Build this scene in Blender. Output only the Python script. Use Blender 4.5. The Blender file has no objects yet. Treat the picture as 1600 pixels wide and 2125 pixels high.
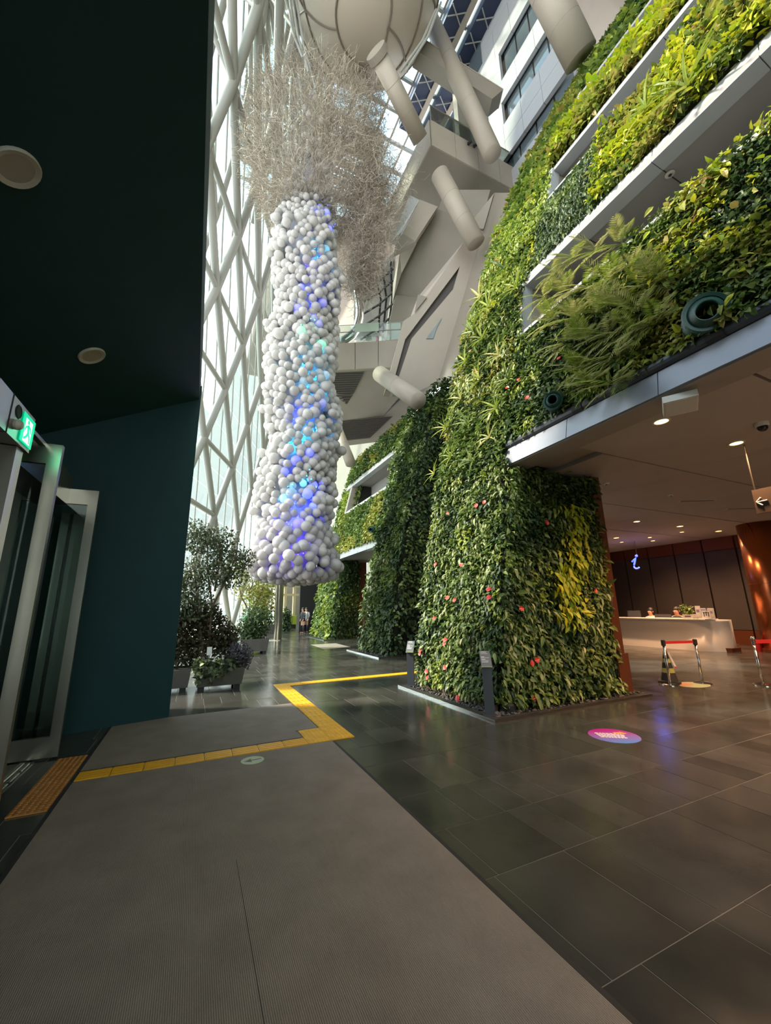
import bpy, math, random
import numpy as np
from mathutils import Vector, Matrix, Euler

random.seed(7)
rng = np.random.default_rng(11)
scene = bpy.context.scene
COL = scene.collection

# ------------------------------------------------------------------ camera
FPX = 824.85                      # focal length in pixels of the 1600 x 2125 frame
PITCH, ROLL, YAW, EYE = math.radians(13.49), math.radians(-0.99), math.radians(25.30), 1.65

def camera_axes():
    cp, sp, cr, sr = math.cos(PITCH), math.sin(PITCH), math.cos(ROLL), math.sin(ROLL)
    f = np.array([0, cp, sp]); u = np.array([0, -sp, cp]); x = np.array([1., 0, 0])
    r, u = cr * x + sr * u, -sr * x + cr * u
    c, s = math.cos(-YAW), math.sin(-YAW)
    z = np.array([[c, -s, 0], [s, c, 0], [0, 0, 1]])
    return z @ r, z @ u, z @ f

CR, CU, CF = camera_axes()
CAM = np.array([0., 0., EYE])

def ray(x, y):
    return (x - 800) / FPX * CR - (y - 1062.5) / FPX * CU + CF

def on(x, y, axis, v):
    """the point of plane axis = v that the photograph shows at pixel x, y"""
    d = ray(x, y)
    return CAM + d * (v - CAM[axis]) / d[axis]

def deep(x, y, d):
    return CAM + ray(x, y) * d

def depth_of(p):
    return float((np.asarray(p, float) - CAM) @ CF)

cam_data = bpy.data.cameras.new('camera')
cam_data.sensor_fit = 'HORIZONTAL'
cam_data.sensor_width = 36
cam_data.lens = 36 * FPX / 1600
cam_data.clip_end = 500
cam = bpy.data.objects.new('camera', cam_data)
cam.matrix_world = Matrix(((CR[0], CU[0], -CF[0], 0), (CR[1], CU[1], -CF[1], 0), (CR[2], CU[2], -CF[2], EYE), (0, 0, 0, 1)))
COL.objects.link(cam)
scene.camera = cam

# ------------------------------------------------------------------ world, sun, exposure
world = bpy.data.worlds.new('sky')
scene.world = world
world.use_nodes = True
wn = world.node_tree.nodes
wl = world.node_tree.links
wn.clear()
w_out = wn.new('ShaderNodeOutputWorld')
w_bg = wn.new('ShaderNodeBackground')
w_tc = wn.new('ShaderNodeTexCoord')
w_sep = wn.new('ShaderNodeSeparateXYZ')
w_ramp = wn.new('ShaderNodeValToRGB')
w_ramp.color_ramp.elements[0].position = 0.0
w_ramp.color_ramp.elements[0].color = (0.96, 0.97, 0.98, 1)
w_ramp.color_ramp.elements[1].position = 1.0
w_ramp.color_ramp.elements[1].color = (0.36, 0.56, 0.86, 1)
e = w_ramp.color_ramp.elements.new(0.62)
e.color = (0.90, 0.96, 0.98, 1)
wl.new(w_tc.outputs['Generated'], w_sep.inputs[0])
wl.new(w_sep.outputs['Z'], w_ramp.inputs[0])
wl.new(w_ramp.outputs[0], w_bg.inputs[0])
w_bg.inputs[1].default_value = 2.6
wl.new(w_bg.outputs[0], w_out.inputs[0])

sun_data = bpy.data.lights.new('sun', 'SUN')
sun_data.energy = 6.5
sun_data.angle = math.radians(6)
sun_data.color = (1.0, 0.90, 0.72)
sun = bpy.data.objects.new('sun', sun_data)
sun.rotation_euler = Vector((-0.70, 0.30, 0.62)).to_track_quat('Z', 'Y').to_euler()
COL.objects.link(sun)

scene.view_settings.view_transform = 'Standard'
scene.view_settings.look = 'None'
scene.view_settings.gamma = 1.0
scene.view_settings.use_curve_mapping = False
scene.view_settings.exposure = 0.42
scene.cycles.max_bounces = 6
scene.cycles.diffuse_bounces = 3
scene.cycles.glossy_bounces = 2
scene.cycles.transmission_bounces = 2
scene.cycles.transparent_max_bounces = 8
scene.cycles.caustics_reflective = False
scene.cycles.caustics_refractive = False
scene.cycles.sample_clamp_indirect = 6.0
scene.cycles.use_denoising = True
scene.cycles.adaptive_threshold = 0.02

# ------------------------------------------------------------------ materials
def mat(name, col, rough=0.6, metal=0.0, var=0.0, scale=8.0, bump=0.0, bscale=60.0, spec=0.5, island=None, emit=None, estr=0.0, trans=0.0, alpha=1.0, coat=0.0, rvar=0.0, wpos=False):
    """principled material; var = noise variation of the colour, island = colours picked per loose piece"""
    m = bpy.data.materials.new(name)
    m.use_nodes = True
    nt = m.node_tree; n = nt.nodes; l = nt.links
    b = n['Principled BSDF']
    b.inputs['Roughness'].default_value = rough
    b.inputs['Metallic'].default_value = metal
    b.inputs['Specular IOR Level'].default_value = spec
    b.inputs['Transmission Weight'].default_value = trans
    b.inputs['Alpha'].default_value = alpha
    b.inputs['Coat Weight'].default_value = coat
    src = None
    if island:
        geo = n.new('ShaderNodeNewGeometry'); oi = n.new('ShaderNodeObjectInfo')
        add = n.new('ShaderNodeMath'); add.operation = 'ADD'
        fr = n.new('ShaderNodeMath'); fr.operation = 'FRACT'
        l.new(geo.outputs['Random Per Island'], add.inputs[0]); l.new(oi.outputs['Random'], add.inputs[1]); l.new(add.outputs[0], fr.inputs[0])
        rp = n.new('ShaderNodeValToRGB'); rp.color_ramp.interpolation = 'LINEAR'
        while len(rp.color_ramp.elements) < len(island): rp.color_ramp.elements.new(0.5)
        for k, c in enumerate(island):
            rp.color_ramp.elements[k].position = k / (len(island) - 1)
            rp.color_ramp.elements[k].color = (*c, 1)
        l.new(fr.outputs[0], rp.inputs[0]); src = rp.outputs[0]
    if var or bump or rvar:
        tc = n.new('ShaderNodeTexCoord'); nz = n.new('ShaderNodeTexNoise')
        nz.inputs['Scale'].default_value = scale; nz.inputs['Detail'].default_value = 5
        if wpos:
            gp = n.new('ShaderNodeNewGeometry'); co = gp.outputs['Position']
        else: co = tc.outputs['Object']
        l.new(co, nz.inputs['Vector'])
        if var:
            mx = n.new('ShaderNodeMix'); mx.data_type = 'RGBA'; mx.blend_type = 'MULTIPLY'; mx.inputs[0].default_value = 1
            r2 = n.new('ShaderNodeValToRGB')
            lo = 1 - var; hi = 1 + var
            r2.color_ramp.elements[0].position = 0.3; r2.color_ramp.elements[0].color = (lo, lo, lo, 1)
            r2.color_ramp.elements[1].position = 0.7; r2.color_ramp.elements[1].color = (hi, hi, hi, 1)
            l.new(nz.outputs[0], r2.inputs[0])
            if src: l.new(src, mx.inputs[6])
            else: mx.inputs[6].default_value = (*col, 1)
            l.new(r2.outputs[0], mx.inputs[7]); src = mx.outputs[2]
        if rvar:
            mr = n.new('ShaderNodeMapRange')
            mr.inputs[3].default_value = max(0.02, rough - rvar); mr.inputs[4].default_value = min(1, rough + rvar)
            mr.inputs[1].default_value = 0.3; mr.inputs[2].default_value = 0.7
            l.new(nz.outputs[0], mr.inputs[0]); l.new(mr.outputs[0], b.inputs['Roughness'])
        if bump:
            nb = n.new('ShaderNodeTexNoise'); nb.inputs['Scale'].default_value = bscale; nb.inputs['Detail'].default_value = 4
            l.new(co, nb.inputs['Vector'])
            bp = n.new('ShaderNodeBump'); bp.inputs['Strength'].default_value = bump; bp.inputs['Distance'].default_value = 0.01
            l.new(nb.outputs[0], bp.inputs['Height']); l.new(bp.outputs[0], b.inputs['Normal'])
    if src: l.new(src, b.inputs['Base Color'])
    else: b.inputs['Base Color'].default_value = (*col, 1)
    if emit:
        b.inputs['Emission Color'].default_value = (*emit, 1)
        b.inputs['Emission Strength'].default_value = estr
    return m

def leaf_mat(name, cols, rough=0.42, transl=0.3):
    m = mat(name, cols[0], rough=rough, island=cols, spec=0.4)
    nt = m.node_tree; n = nt.nodes; l = nt.links
    b = n['Principled BSDF']; o = n['Material Output']
    tr = n.new('ShaderNodeBsdfTranslucent'); mx = n.new('ShaderNodeMixShader'); mx.inputs[0].default_value = transl
    src = b.inputs['Base Color'].links[0].from_socket
    l.new(src, tr.inputs[0]); l.new(b.outputs[0], mx.inputs[1]); l.new(tr.outputs[0], mx.inputs[2]); l.new(mx.outputs[0], o.inputs[0])
    return m

def glass_mat(name, tint, gloss=0.12, rough=0.03, ior=1.5):
    m = bpy.data.materials.new(name); m.use_nodes = True
    n = m.node_tree.nodes; l = m.node_tree.links; n.clear()
    o = n.new('ShaderNodeOutputMaterial'); t = n.new('ShaderNodeBsdfTransparent'); g = n.new('ShaderNodeBsdfGlossy'); mx = n.new('ShaderNodeMixShader')
    fz = n.new('ShaderNodeFresnel'); fz.inputs[0].default_value = ior
    ad = n.new('ShaderNodeMath'); ad.operation = 'MULTIPLY_ADD'; ad.inputs[1].default_value = 0.8; ad.inputs[2].default_value = gloss * 0.3
    t.inputs[0].default_value = (*tint, 1); g.inputs[1].default_value = rough
    l.new(fz.outputs[0], ad.inputs[0]); l.new(ad.outputs[0], mx.inputs[0]); l.new(t.outputs[0], mx.inputs[1]); l.new(g.outputs[0], mx.inputs[2]); l.new(mx.outputs[0], o.inputs[0])
    return m

M = {}
M['teal'] = mat('teal_paint', (0.011, 0.046, 0.053), 0.65, var=0.05, scale=3, spec=0.25)
M['steel'] = mat('brushed_steel', (0.46, 0.42, 0.36), 0.28, 1.0, var=0.06, scale=3)
M['chrome'] = mat('polished_steel', (0.75, 0.73, 0.70), 0.12, 1.0)
M['truss'] = mat('truss_paint', (0.30, 0.295, 0.27), 0.45)
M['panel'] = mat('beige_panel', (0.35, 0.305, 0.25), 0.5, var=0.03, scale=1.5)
M['paneldark'] = mat('taupe_shade_panel', (0.25, 0.22, 0.18), 0.55, var=0.04, scale=1.2)  # taupe, also used as the shaded tone of the beige panels
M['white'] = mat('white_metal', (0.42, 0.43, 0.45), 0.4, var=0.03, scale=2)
M['fascia'] = mat('silver_fascia', (0.27, 0.285, 0.33), 0.35, 0.2, var=0.06, scale=3)
M['soffit'] = mat('soffit_paint', (0.30, 0.28, 0.26), 0.7, var=0.05, scale=1)
M['ceil'] = mat('lobby_ceiling', (0.40, 0.36, 0.34), 0.75, var=0.06, scale=1)
M['black'] = mat('black_gap', (0.012, 0.012, 0.012), 0.8)
M['soil'] = mat('dark_felt', (0.018, 0.022, 0.012), 0.95, var=0.3, scale=20)
M['tile'] = mat('basalt_tile', (0.05, 0.05, 0.045), 0.17, island=[(0.040, 0.040, 0.035), (0.062, 0.060, 0.053), (0.048, 0.050, 0.043), (0.075, 0.072, 0.064)], var=0.22, scale=1.7, bump=0.04, bscale=70, rvar=0.07, spec=0.5, wpos=True)
M['grout'] = mat('floor_grout', (0.19, 0.18, 0.155), 0.7)
M['copper'] = mat('copper_metal', (0.50, 0.16, 0.06), 0.25, 0.9)
M['brown'] = mat('copper_brown_paint', (0.15, 0.048, 0.022), 0.35, 0.4)
M['darkwall'] = mat('dark_panel', (0.050, 0.040, 0.034), 0.55, var=0.08, scale=2)
M['graphite'] = mat('graphite_paint', (0.055, 0.062, 0.075), 0.4)
M['bedstone'] = mat('dark_bed_stone', (0.035, 0.034, 0.032), 0.75, var=0.15, scale=12, spec=0.2)
M['planter'] = mat('planter_grey', (0.10, 0.09, 0.08), 0.7, var=0.1, scale=6)
M['bark'] = mat('bark', (0.16, 0.11, 0.075), 0.9, var=0.3, scale=20)
M['wire'] = mat('champagne_wire', (0.62, 0.54, 0.44), 0.4, 0.1, island=[(0.26, 0.21, 0.155), (0.46, 0.39, 0.31), (0.64, 0.57, 0.48)])
M['yellow'] = mat('tactile_yellow', (0.85, 0.44, 0.02), 0.4, var=0.12, scale=6)
M['orange'] = mat('tactile_brass', (0.62, 0.27, 0.07), 0.38, 0.35, var=0.1, scale=6)
M['desk'] = mat('white_solid_surface', (0.78, 0.74, 0.70), 0.25)
M['red'] = mat('belt_red', (0.55, 0.02, 0.02), 0.6)
M['rubber'] = mat('black_rubber', (0.02, 0.02, 0.02), 0.7)
M['nozzle'] = mat('green_plastic', (0.025, 0.075, 0.062), 0.4)
M['pebble'] = mat('dark_pebble', (0.05, 0.045, 0.042), 0.6, island=[(0.03, 0.03, 0.03), (0.07, 0.06, 0.055), (0.12, 0.10, 0.09)])
M['lamp'] = mat('lamp_glow', (1, 0.8, 0.6), emit=(1.0, 0.50, 0.17), estr=5)
M['neon'] = mat('neon_blue', (0.1, 0.2, 1.0), emit=(0.03, 0.06, 1.0), estr=3.2)
M['cream'] = mat('cream_plastic', (0.55, 0.52, 0.45), 0.5)
M['glass'] = glass_mat('clear_glass', (0.80, 0.88, 0.86))
M['facade_glass'] = glass_mat('facade_glass', (0.88, 0.96, 0.94), gloss=0.0, ior=1.12)
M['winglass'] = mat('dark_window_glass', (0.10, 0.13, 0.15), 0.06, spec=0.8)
M['flower'] = mat('red_spathe', (0.60, 0.018, 0.018), 0.45)
M['spadix'] = mat('pale_spadix', (0.75, 0.45, 0.15), 0.5)
M['paper'] = mat('white_paper', (0.72, 0.70, 0.68), 0.6)
M['skin'] = mat('skin', (0.55, 0.30, 0.20), 0.5)
M['hair'] = mat('black_hair', (0.012, 0.010, 0.009), 0.5)
M['shirt'] = mat('dark_shirt', (0.03, 0.03, 0.04), 0.8)
M['shirtw'] = mat('pale_shirt', (0.55, 0.55, 0.58), 0.8)
L_MID = leaf_mat('leaf_mid', [(0.047, 0.088, 0.019), (0.102, 0.17, 0.034), (0.156, 0.223, 0.048), (0.25, 0.306, 0.083)])
L_DARK = leaf_mat('leaf_dark', [(0.019, 0.044, 0.017), (0.043, 0.088, 0.028), (0.078, 0.124, 0.041), (0.118, 0.164, 0.062)])
L_PALE = leaf_mat('leaf_variegated', [(0.24, 0.312, 0.096), (0.408, 0.456, 0.192), (0.144, 0.228, 0.06), (0.576, 0.576, 0.312)])
L_LIME = leaf_mat('leaf_lime', [(0.442, 0.468, 0.019), (0.26, 0.39, 0.026), (0.624, 0.585, 0.039), (0.364, 0.39, 0.039)])
L_OLIVE = leaf_mat('leaf_olive', [(0.208, 0.247, 0.039), (0.364, 0.39, 0.065), (0.13, 0.195, 0.033), (0.468, 0.442, 0.104), (0.312, 0.195, 0.065)])
L_FERN = leaf_mat('leaf_fern', [(0.156, 0.235, 0.028), (0.312, 0.377, 0.055), (0.218, 0.306, 0.041), (0.468, 0.47, 0.11)])
L_PALM = leaf_mat('leaf_palm', [(0.237, 0.281, 0.074), (0.406, 0.408, 0.134), (0.575, 0.51, 0.239), (0.321, 0.356, 0.09)])
L_TREE = leaf_mat('leaf_tree', [(0.025, 0.045, 0.018), (0.06, 0.085, 0.035), (0.11, 0.14, 0.07), (0.20, 0.22, 0.14)])

# ------------------------------------------------------------------ object helpers
WLOC = {}

class MB:
    def __init__(self):
        self.v = []; self.f = []; self.smooth = False
    def add(self, vs, fs):
        k = len(self.v)
        self.v += [tuple(map(float, p)) for p in vs]
        self.f += [tuple(i + k for i in f) for f in fs]
        return self
    def box(self, c, s, rz=0.0, rx=0.0):
        hx, hy, hz = s[0] / 2, s[1] / 2, s[2] / 2
        pts = [(-hx, -hy, -hz), (hx, -hy, -hz), (hx, hy, -hz), (-hx, hy, -hz), (-hx, -hy, hz), (hx, -hy, hz), (hx, hy, hz), (-hx, hy, hz)]
        r = Matrix.Rotation(rz, 3, 'Z') @ Matrix.Rotation(rx, 3, 'X')
        pts = [tuple(r @ Vector(p) + Vector(c)) for p in pts]
        return self.add(pts, [(0, 3, 2, 1), (4, 5, 6, 7), (0, 1, 5, 4), (1, 2, 6, 5), (2, 3, 7, 6), (3, 0, 4, 7)])
    def span(self, x0, x1, y0, y1, z0, z1):
        return self.box(((x0 + x1) / 2, (y0 + y1) / 2, (z0 + z1) / 2), (abs(x1 - x0), abs(y1 - y0), abs(z1 - z0)))
    def prism(self, poly, vec):
        n = len(poly); vec = np.asarray(vec, float)
        a = [np.asarray(p, float) for p in poly]
        nrm = np.zeros(3)
        for i in range(n): nrm += np.cross(a[i], a[(i + 1) % n])
        if nrm @ vec > 0: a = a[::-1]
        self.add(a + [p + vec for p in a], [tuple(range(n)), tuple(range(2 * n - 1, n - 1, -1))] + [(i, i + n, (i + 1) % n + n, (i + 1) % n) for i in range(n)])
        return self
    def tube(self, p0, p1, r, n=8, r1=None, caps=True):
        p0 = Vector(p0); p1 = Vector(p1); d = p1 - p0
        if d.length < 1e-6: return self
        q = d.to_track_quat('Z', 'Y'); r1 = r if r1 is None else r1
        a = []; b = []
        for i in range(n):
            t = 2 * math.pi * i / n
            o = q @ Vector((math.cos(t), math.sin(t), 0))
            a.append(p0 + o * r); b.append(p1 + o * r1)
        fs = [(i, (i + 1) % n, n + (i + 1) % n, n + i) for i in range(n)]
        if caps: fs += [tuple(range(n - 1, -1, -1)), tuple(range(n, 2 * n))]
        return self.add(a + b, fs)
    def path(self, pts, r, n=6, taper=1.0):
        pts = [Vector(p) for p in pts]; k = len(pts)
        rows = []
        for i, p in enumerate(pts):
            d = pts[min(i + 1, k - 1)] - pts[max(i - 1, 0)]
            q = d.to_track_quat('Z', 'Y'); rr = r * (1 + (taper - 1) * i / (k - 1))
            rows.append([p + q @ Vector((math.cos(2 * math.pi * j / n) * rr, math.sin(2 * math.pi * j / n) * rr, 0)) for j in range(n)])
        vs = [v for row in rows for v in row]
        fs = [(i * n + j, i * n + (j + 1) % n, (i + 1) * n + (j + 1) % n, (i + 1) * n + j) for i in range(k - 1) for j in range(n)]
        fs += [tuple(range(n - 1, -1, -1)), tuple((k - 1) * n + j for j in range(n))]
        return self.add(vs, fs)
    def lathe(self, prof, c, n=24, axis=(0, 0, 1), ring=False):
        if ring: prof = list(prof) + [prof[0]]
        q = Vector(axis).to_track_quat('Z', 'Y'); c = Vector(c)
        vs = []; k = len(prof)
        for r, z in prof:
            for j in range(n):
                t = 2 * math.pi * j / n
                vs.append(c + q @ Vector((r * math.cos(t), r * math.sin(t), z)))
        fs = [(i * n + j, i * n + (j + 1) % n, (i + 1) * n + (j + 1) % n, (i + 1) * n + j) for i in range(k - 1) for j in range(n)]
        if prof[0][0] > 1e-5 and not ring: fs.append(tuple(range(n - 1, -1, -1)))
        if prof[-1][0] > 1e-5 and not ring: fs.append(tuple((k - 1) * n + j for j in range(n)))
        return self.add(vs, fs)
    def ball(self, c, r, n=10, m=7, q=None):
        c = Vector(c); rx, ry, rz = (r, r, r) if not hasattr(r, '__len__') else r
        vs = [Vector((0, 0, rz))]
        for i in range(1, m):
            a = math.pi * i / m
            for j in range(n):
                t = 2 * math.pi * j / n
                vs.append(Vector((rx * math.sin(a) * math.cos(t), ry * math.sin(a) * math.sin(t), rz * math.cos(a))))
        vs.append(Vector((0, 0, -rz)))
        if q is not None: vs = [q @ v for v in vs]
        vs = [v + c for v in vs]
        last = len(vs) - 1
        fs = [(0, 1 + j, 1 + (j + 1) % n) for j in range(n)]
        for i in range(m - 2):
            for j in range(n):
                a = 1 + i * n + j; b = 1 + i * n + (j + 1) % n
                fs.append((a, a + n, b + n, b))
        fs += [(last, 1 + (m - 2) * n + (j + 1) % n, 1 + (m - 2) * n + j) for j in range(n)]
        return self.add(vs, fs)
    def mesh(self, name, origin=(0, 0, 0)):
        me = bpy.data.meshes.new(name)
        o = np.asarray(origin, float)
        me.from_pydata([tuple(np.asarray(p) - o) for p in self.v], [], self.f)
        if self.smooth:
            me.polygons.foreach_set('use_smooth', [True] * len(me.polygons))
        me.update()
        return me

def obj(name, mb, m, parent=None, origin=None, smooth=None, kind=None):
    """one mesh object; vertices are given in world space"""
    if smooth is not None: mb.smooth = smooth
    a = np.array(mb.v)
    if origin is None:
        lo, hi = a.min(0), a.max(0)
        origin = ((lo[0] + hi[0]) / 2, (lo[1] + hi[1]) / 2, lo[2])
    me = mb.mesh(name, origin)
    me.materials.append(m)
    o = bpy.data.objects.new(name, me)
    COL.objects.link(o)
    return attach(o, origin, parent, kind)

def attach(o, wloc, parent=None, kind=None):
    WLOC[o] = Vector(wloc)
    if parent is not None:
        o.parent = parent
        o.location = Vector(wloc) - WLOC[parent]
    else:
        o.location = wloc
    if kind: o['kind'] = kind
    return o

def copy_at(src, name, wloc, quat=None, scale=1.0, parent=None):
    o = bpy.data.objects.new(name, src if isinstance(src, bpy.types.Mesh) else src.data)
    COL.objects.link(o)
    attach(o, wloc, parent)
    if quat is not None:
        o.rotation_mode = 'QUATERNION'; o.rotation_quaternion = quat
    o.scale = (scale,) * 3 if not hasattr(scale, '__len__') else scale
    return o

def tag(o, label, cat, group=None):
    o['label'] = label; o['category'] = cat
    if group: o['group'] = group
    return o

def thing(name, label, cat, loc, group=None):
    o = bpy.data.objects.new(name, None)
    o.empty_display_size = 0.2
    COL.objects.link(o)
    WLOC[o] = Vector(loc); o.location = loc
    return tag(o, label, cat, group)

def struct(name, mb, m, parent=None, smooth=None):
    o = obj(name, mb, m, parent, smooth=smooth)
    if parent is None: o['kind'] = 'structure'
    return o

def point_mesh(name, verts, faces, m, parent=None, kind=None, smooth=False):
    """big numpy mesh: verts (n,3) world, faces (k,3)"""
    me = bpy.data.meshes.new(name)
    lo, hi = verts.min(0), verts.max(0)
    org = np.array([(lo[0] + hi[0]) / 2, (lo[1] + hi[1]) / 2, lo[2]])
    v = (verts - org).astype(np.float32)
    me.vertices.add(len(v)); me.vertices.foreach_set('co', v.ravel())
    me.loops.add(faces.size); me.loops.foreach_set('vertex_index', faces.ravel().astype(np.int32))
    me.polygons.add(len(faces)); me.polygons.foreach_set('loop_start', np.arange(0, faces.size, faces.shape[1], dtype=np.int32))
    if smooth: me.polygons.foreach_set('use_smooth', np.ones(len(faces), bool))
    me.update(calc_edges=True)
    me.materials.append(m)
    o = bpy.data.objects.new(name, me)
    COL.objects.link(o)
    return attach(o, org, parent, kind)

# ================================================================== SETTING
floor = struct('floor', MB().span(-14, 32, -14, 62, -0.30, -0.0022), M['grout'])
struct('floor_plaza', MB().prism([(-14.0, -2.0, 0.0), (-10.5, -2.0, 0.0), (9.5, 47.5, 0.0), (9.5, 62, 0.0), (-14, 62, 0.0)], (0, 0, 0.02)), mat('plaza_stone', (0.62, 0.60, 0.56), 0.8))

# --- basalt slabs, laid in courses along x
tiles = []
y = -2.4
row = 0
while y < 33:
    depth = 0.6 if row % 3 else 0.8
    x = -13.5 + random.uniform(0, 0.6)
    while x < 20:
        w = random.choice([0.3, 0.3, 0.45, 0.6, 0.6, 0.9])
        tiles.append((x, y, w, depth))
        x += w
    y += depth; row += 1

def under_mat(x, y, w, d):
    return -0.93 < x and x + w < 1.70 and y > -3 and y + d < 7.7

def shown(x, y, w, d):
    c = np.array([x + w / 2, y + d / 2, 0.])
    z = depth_of(c)
    if z < 0.25: return None
    px = 800 + FPX * ((c - CAM) @ CR) / z; py = 1062.5 - FPX * ((c - CAM) @ CU) / z
    return (px, py, z) if -400 < px < 2600 and py < 3400 else None

near, far = [], []
for t in tiles:
    if under_mat(*t): continue
    s = shown(*t)
    x, y0, w, d = t
    if s is None or x > 19.4: continue
    if x + w < -0.2 and y0 > 7.2: continue
    (near if s else far).append((s[2] / math.sqrt(w * d), t))
near.sort(key=lambda a: a[0])
far = [t for _, t in near[300:]]
near = [t for _, t in near[:300]]
for x, y0, w, d in near:
    g_ = 0.0035
    dz = random.uniform(-0.0008, 0.0008)
    obj('tile', MB().span(x + g_, x + w - g_, y0 + g_, y0 + d - g_, -0.003, dz), M['tile'], floor)
fm = MB()
for x, y0, w, d in far:
    g_ = 0.0035
    fm.span(x + g_, x + w - g_, y0 + g_, y0 + d - g_, -0.003, random.uniform(-0.0008, 0.0008))
obj('tile_field', fm, M['tile'], floor, kind='stuff')
# the plain stone beyond the slabs that can be told apart
obj('stone_paving', MB().span(-13, 31, 33, 60, -0.003, -0.001), M['tile'], floor)
obj('pale_slab', MB().prism([on(645, 1338, 2, 0.001), on(697, 1335, 2, 0.001), on(728, 1343, 2, 0.001), on(672, 1347, 2, 0.001)], (0, 0, 0.003)),
    mat('pale_stone', (0.42, 0.36, 0.32), 0.35, var=0.05), floor)

# --- teal entrance canopy and wall on the left
T_EDGE = -0.25
slope = 0.62
def canopy_z(x): return 5.57 + slope * (x - T_EDGE)
cz = canopy_z(-7.0)
ceil_left = MB()
ceil_left.prism([(T_EDGE, -13, 5.57), (T_EDGE, 7.72, 5.57), (-3.1, 7.08, canopy_z(-3.1)), (-3.1, -13, canopy_z(-3.1))], (0, 0, 0.5))
struct('ceiling_entrance', ceil_left, M['teal'])
wl_ = MB()
# wall facing the hall: base from (-0.22, 7.72) to (-3.1, 7.08)
a = np.array([-0.22, 7.72]); b = np.array([-3.1, 7.08])
wl_.prism([(a[0], a[1], 0), (b[0], b[1], 0), (b[0], b[1], canopy_z(b[0]) + 0.35), (a[0], a[1], 5.57 + 0.3)], (-0.25, 0.75, 0))
struct('wall_entrance', wl_, M['teal'])
struct('wall_outer_left', MB().span(-3.35, -3.1, -13, 7.2, 0, 4.2), M['darkwall'])
# the teal outer face of the canopy stands after the added mass
# unseen mass added above the canopy to shade the lowest balcony edge
struct('wall_sun_block', MB().span(-3.1, -1.05, -13, 7.3, 5.9, 12.2), M['panel'])
struct('wall_canopy_face', MB().span(T_EDGE - 0.12, T_EDGE - 0.02, -13, 7.6, 5.6, 6.6), M['teal'])

for (px, py), r, lab in (((32, 347), 0.155, 'large round recessed downlight near the left photo edge in the teal soffit'), ((190, 737), 0.155, 'small round recessed downlight in the teal soffit above the exit sign')):
    d = ray(px, py)
    # meet the sloping soffit
    tt = (5.57 + slope * (0 - T_EDGE) - EYE) / (d[2] - slope * d[0])
    p = CAM + d * tt
    nrm = Vector((slope, 0, -1)).normalized()
    t = thing('downlight', lab, 'downlight', p)
    obj('trim_ring', MB().lathe([(r * 0.72, 0.0), (r, 0.0), (r, 0.02), (r * 0.95, 0.03), (r * 0.72, 0.02)], Vector(p) - nrm * 0.004, 28, nrm, ring=True), M['cream'], t)
    obj('lens', MB().lathe([(0.0001, 0.0), (r * 0.74, 0.0), (r * 0.74, 0.012), (0.0001, 0.012)], Vector(p) + nrm * 0.002, 28, nrm), mat('lens', (0.42, 0.38, 0.32), 0.6), t)

# --- the profile of the leaning planted wall
ZP = [0, 2.3, 4.26, 8.84, 13.2, 17.5, 21.5, 29.6, 36]
XP = [4.5, 4.82, 5.22, 6.34, 7.93, 9.85, 11.99, 16.7, 20.6]
def wx(z, dx=0.0): return float(np.interp(z, ZP, XP)) + dx

# --- lobby on the right: ceiling, back wall, end walls
ceiling = struct('ceiling', MB().prism([(5.62, -13, 4.34), (19.9, -13, 4.34), (19.9, 14.4, 4.34), (9.0, 14.4, 4.34), (9.0, 7.9, 4.34), (6.3, 7.9, 4.34), (6.3, 5.5, 4.34), (5.62, 5.5, 4.34)], (0, 0, 0.25)), M['soffit'])
ys = [-13, -10.3, -7.85, -5.4, -2.95, -0.5, 1.93, 4.38, 6.83, 9.35, 11.8, 14.4]
for y0, y1 in zip(ys[:-1], ys[1:]):
    xs = [5.7, 8.9, 12.1, 15.3, 19.6]
    if y0 > 6.8: xs = [9.0, 10.6, 12.3, 15.3, 19.6]
    elif y0 > 4.3: xs = [6.4, 8.9, 12.1, 15.3, 19.6]
    for x0, x1 in zip(xs[:-1], xs[1:]):
        obj('ceiling_panel', MB().span(x0 + 0.002, x1 - 0.002, y0 + 0.02, y1 - 0.02, 4.26, 4.34), M['ceil'], ceiling)
wall_back = struct('wall_back', MB().span(19.72, 20.0, -13, 14.4, 0, 4.4), M['black'])
yy = 14.3
while yy > -12:
    y1 = yy - 1.17
    obj('wall_panel', MB().span(19.62, 19.72, y1 + 0.03, yy - 0.03, 0.55, 3.72), M['darkwall'], wall_back)
    obj('copper_band', MB().span(19.60, 19.72, y1 + 0.025, yy - 0.025, 3.74, 4.26), M['brown'], wall_back)
    obj('plinth_panel', MB().span(19.60, 19.72, y1 + 0.03, yy - 0.03, 0.0, 0.53), M['brown'], wall_back)
    yy = y1
struct('wall_lobby_end', MB().span(7.6, 20, 14.4, 14.7, 0, 4.6), M['darkwall'])
struct('wall_rear', MB().span(5.7, 20, -13.3, -13, 0, 9), mat('rear_wall', (0.42, 0.40, 0.37), 0.7))
# unseen glazing behind the camera, added to bring daylight to floor and pier
rear = struct('window_added', MB().span(-3.3, 5.8, -9.2, -9.0, 0.0, 0.15), M['steel'])
for k in range(7): obj('mullion', MB().span(-3.3 + k * 1.5, -3.2 + k * 1.5, -9.2, -9.0, 0.15, 37.9), M['steel'], rear)
for k in range(6):
    for j in range(8): obj('pane', MB().span(-3.18 + k * 1.5, -1.82 + k * 1.5, -9.12, -9.10, 0.2 + j * 4.7, 4.8 + j * 4.7), M['facade_glass'], rear)
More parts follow.
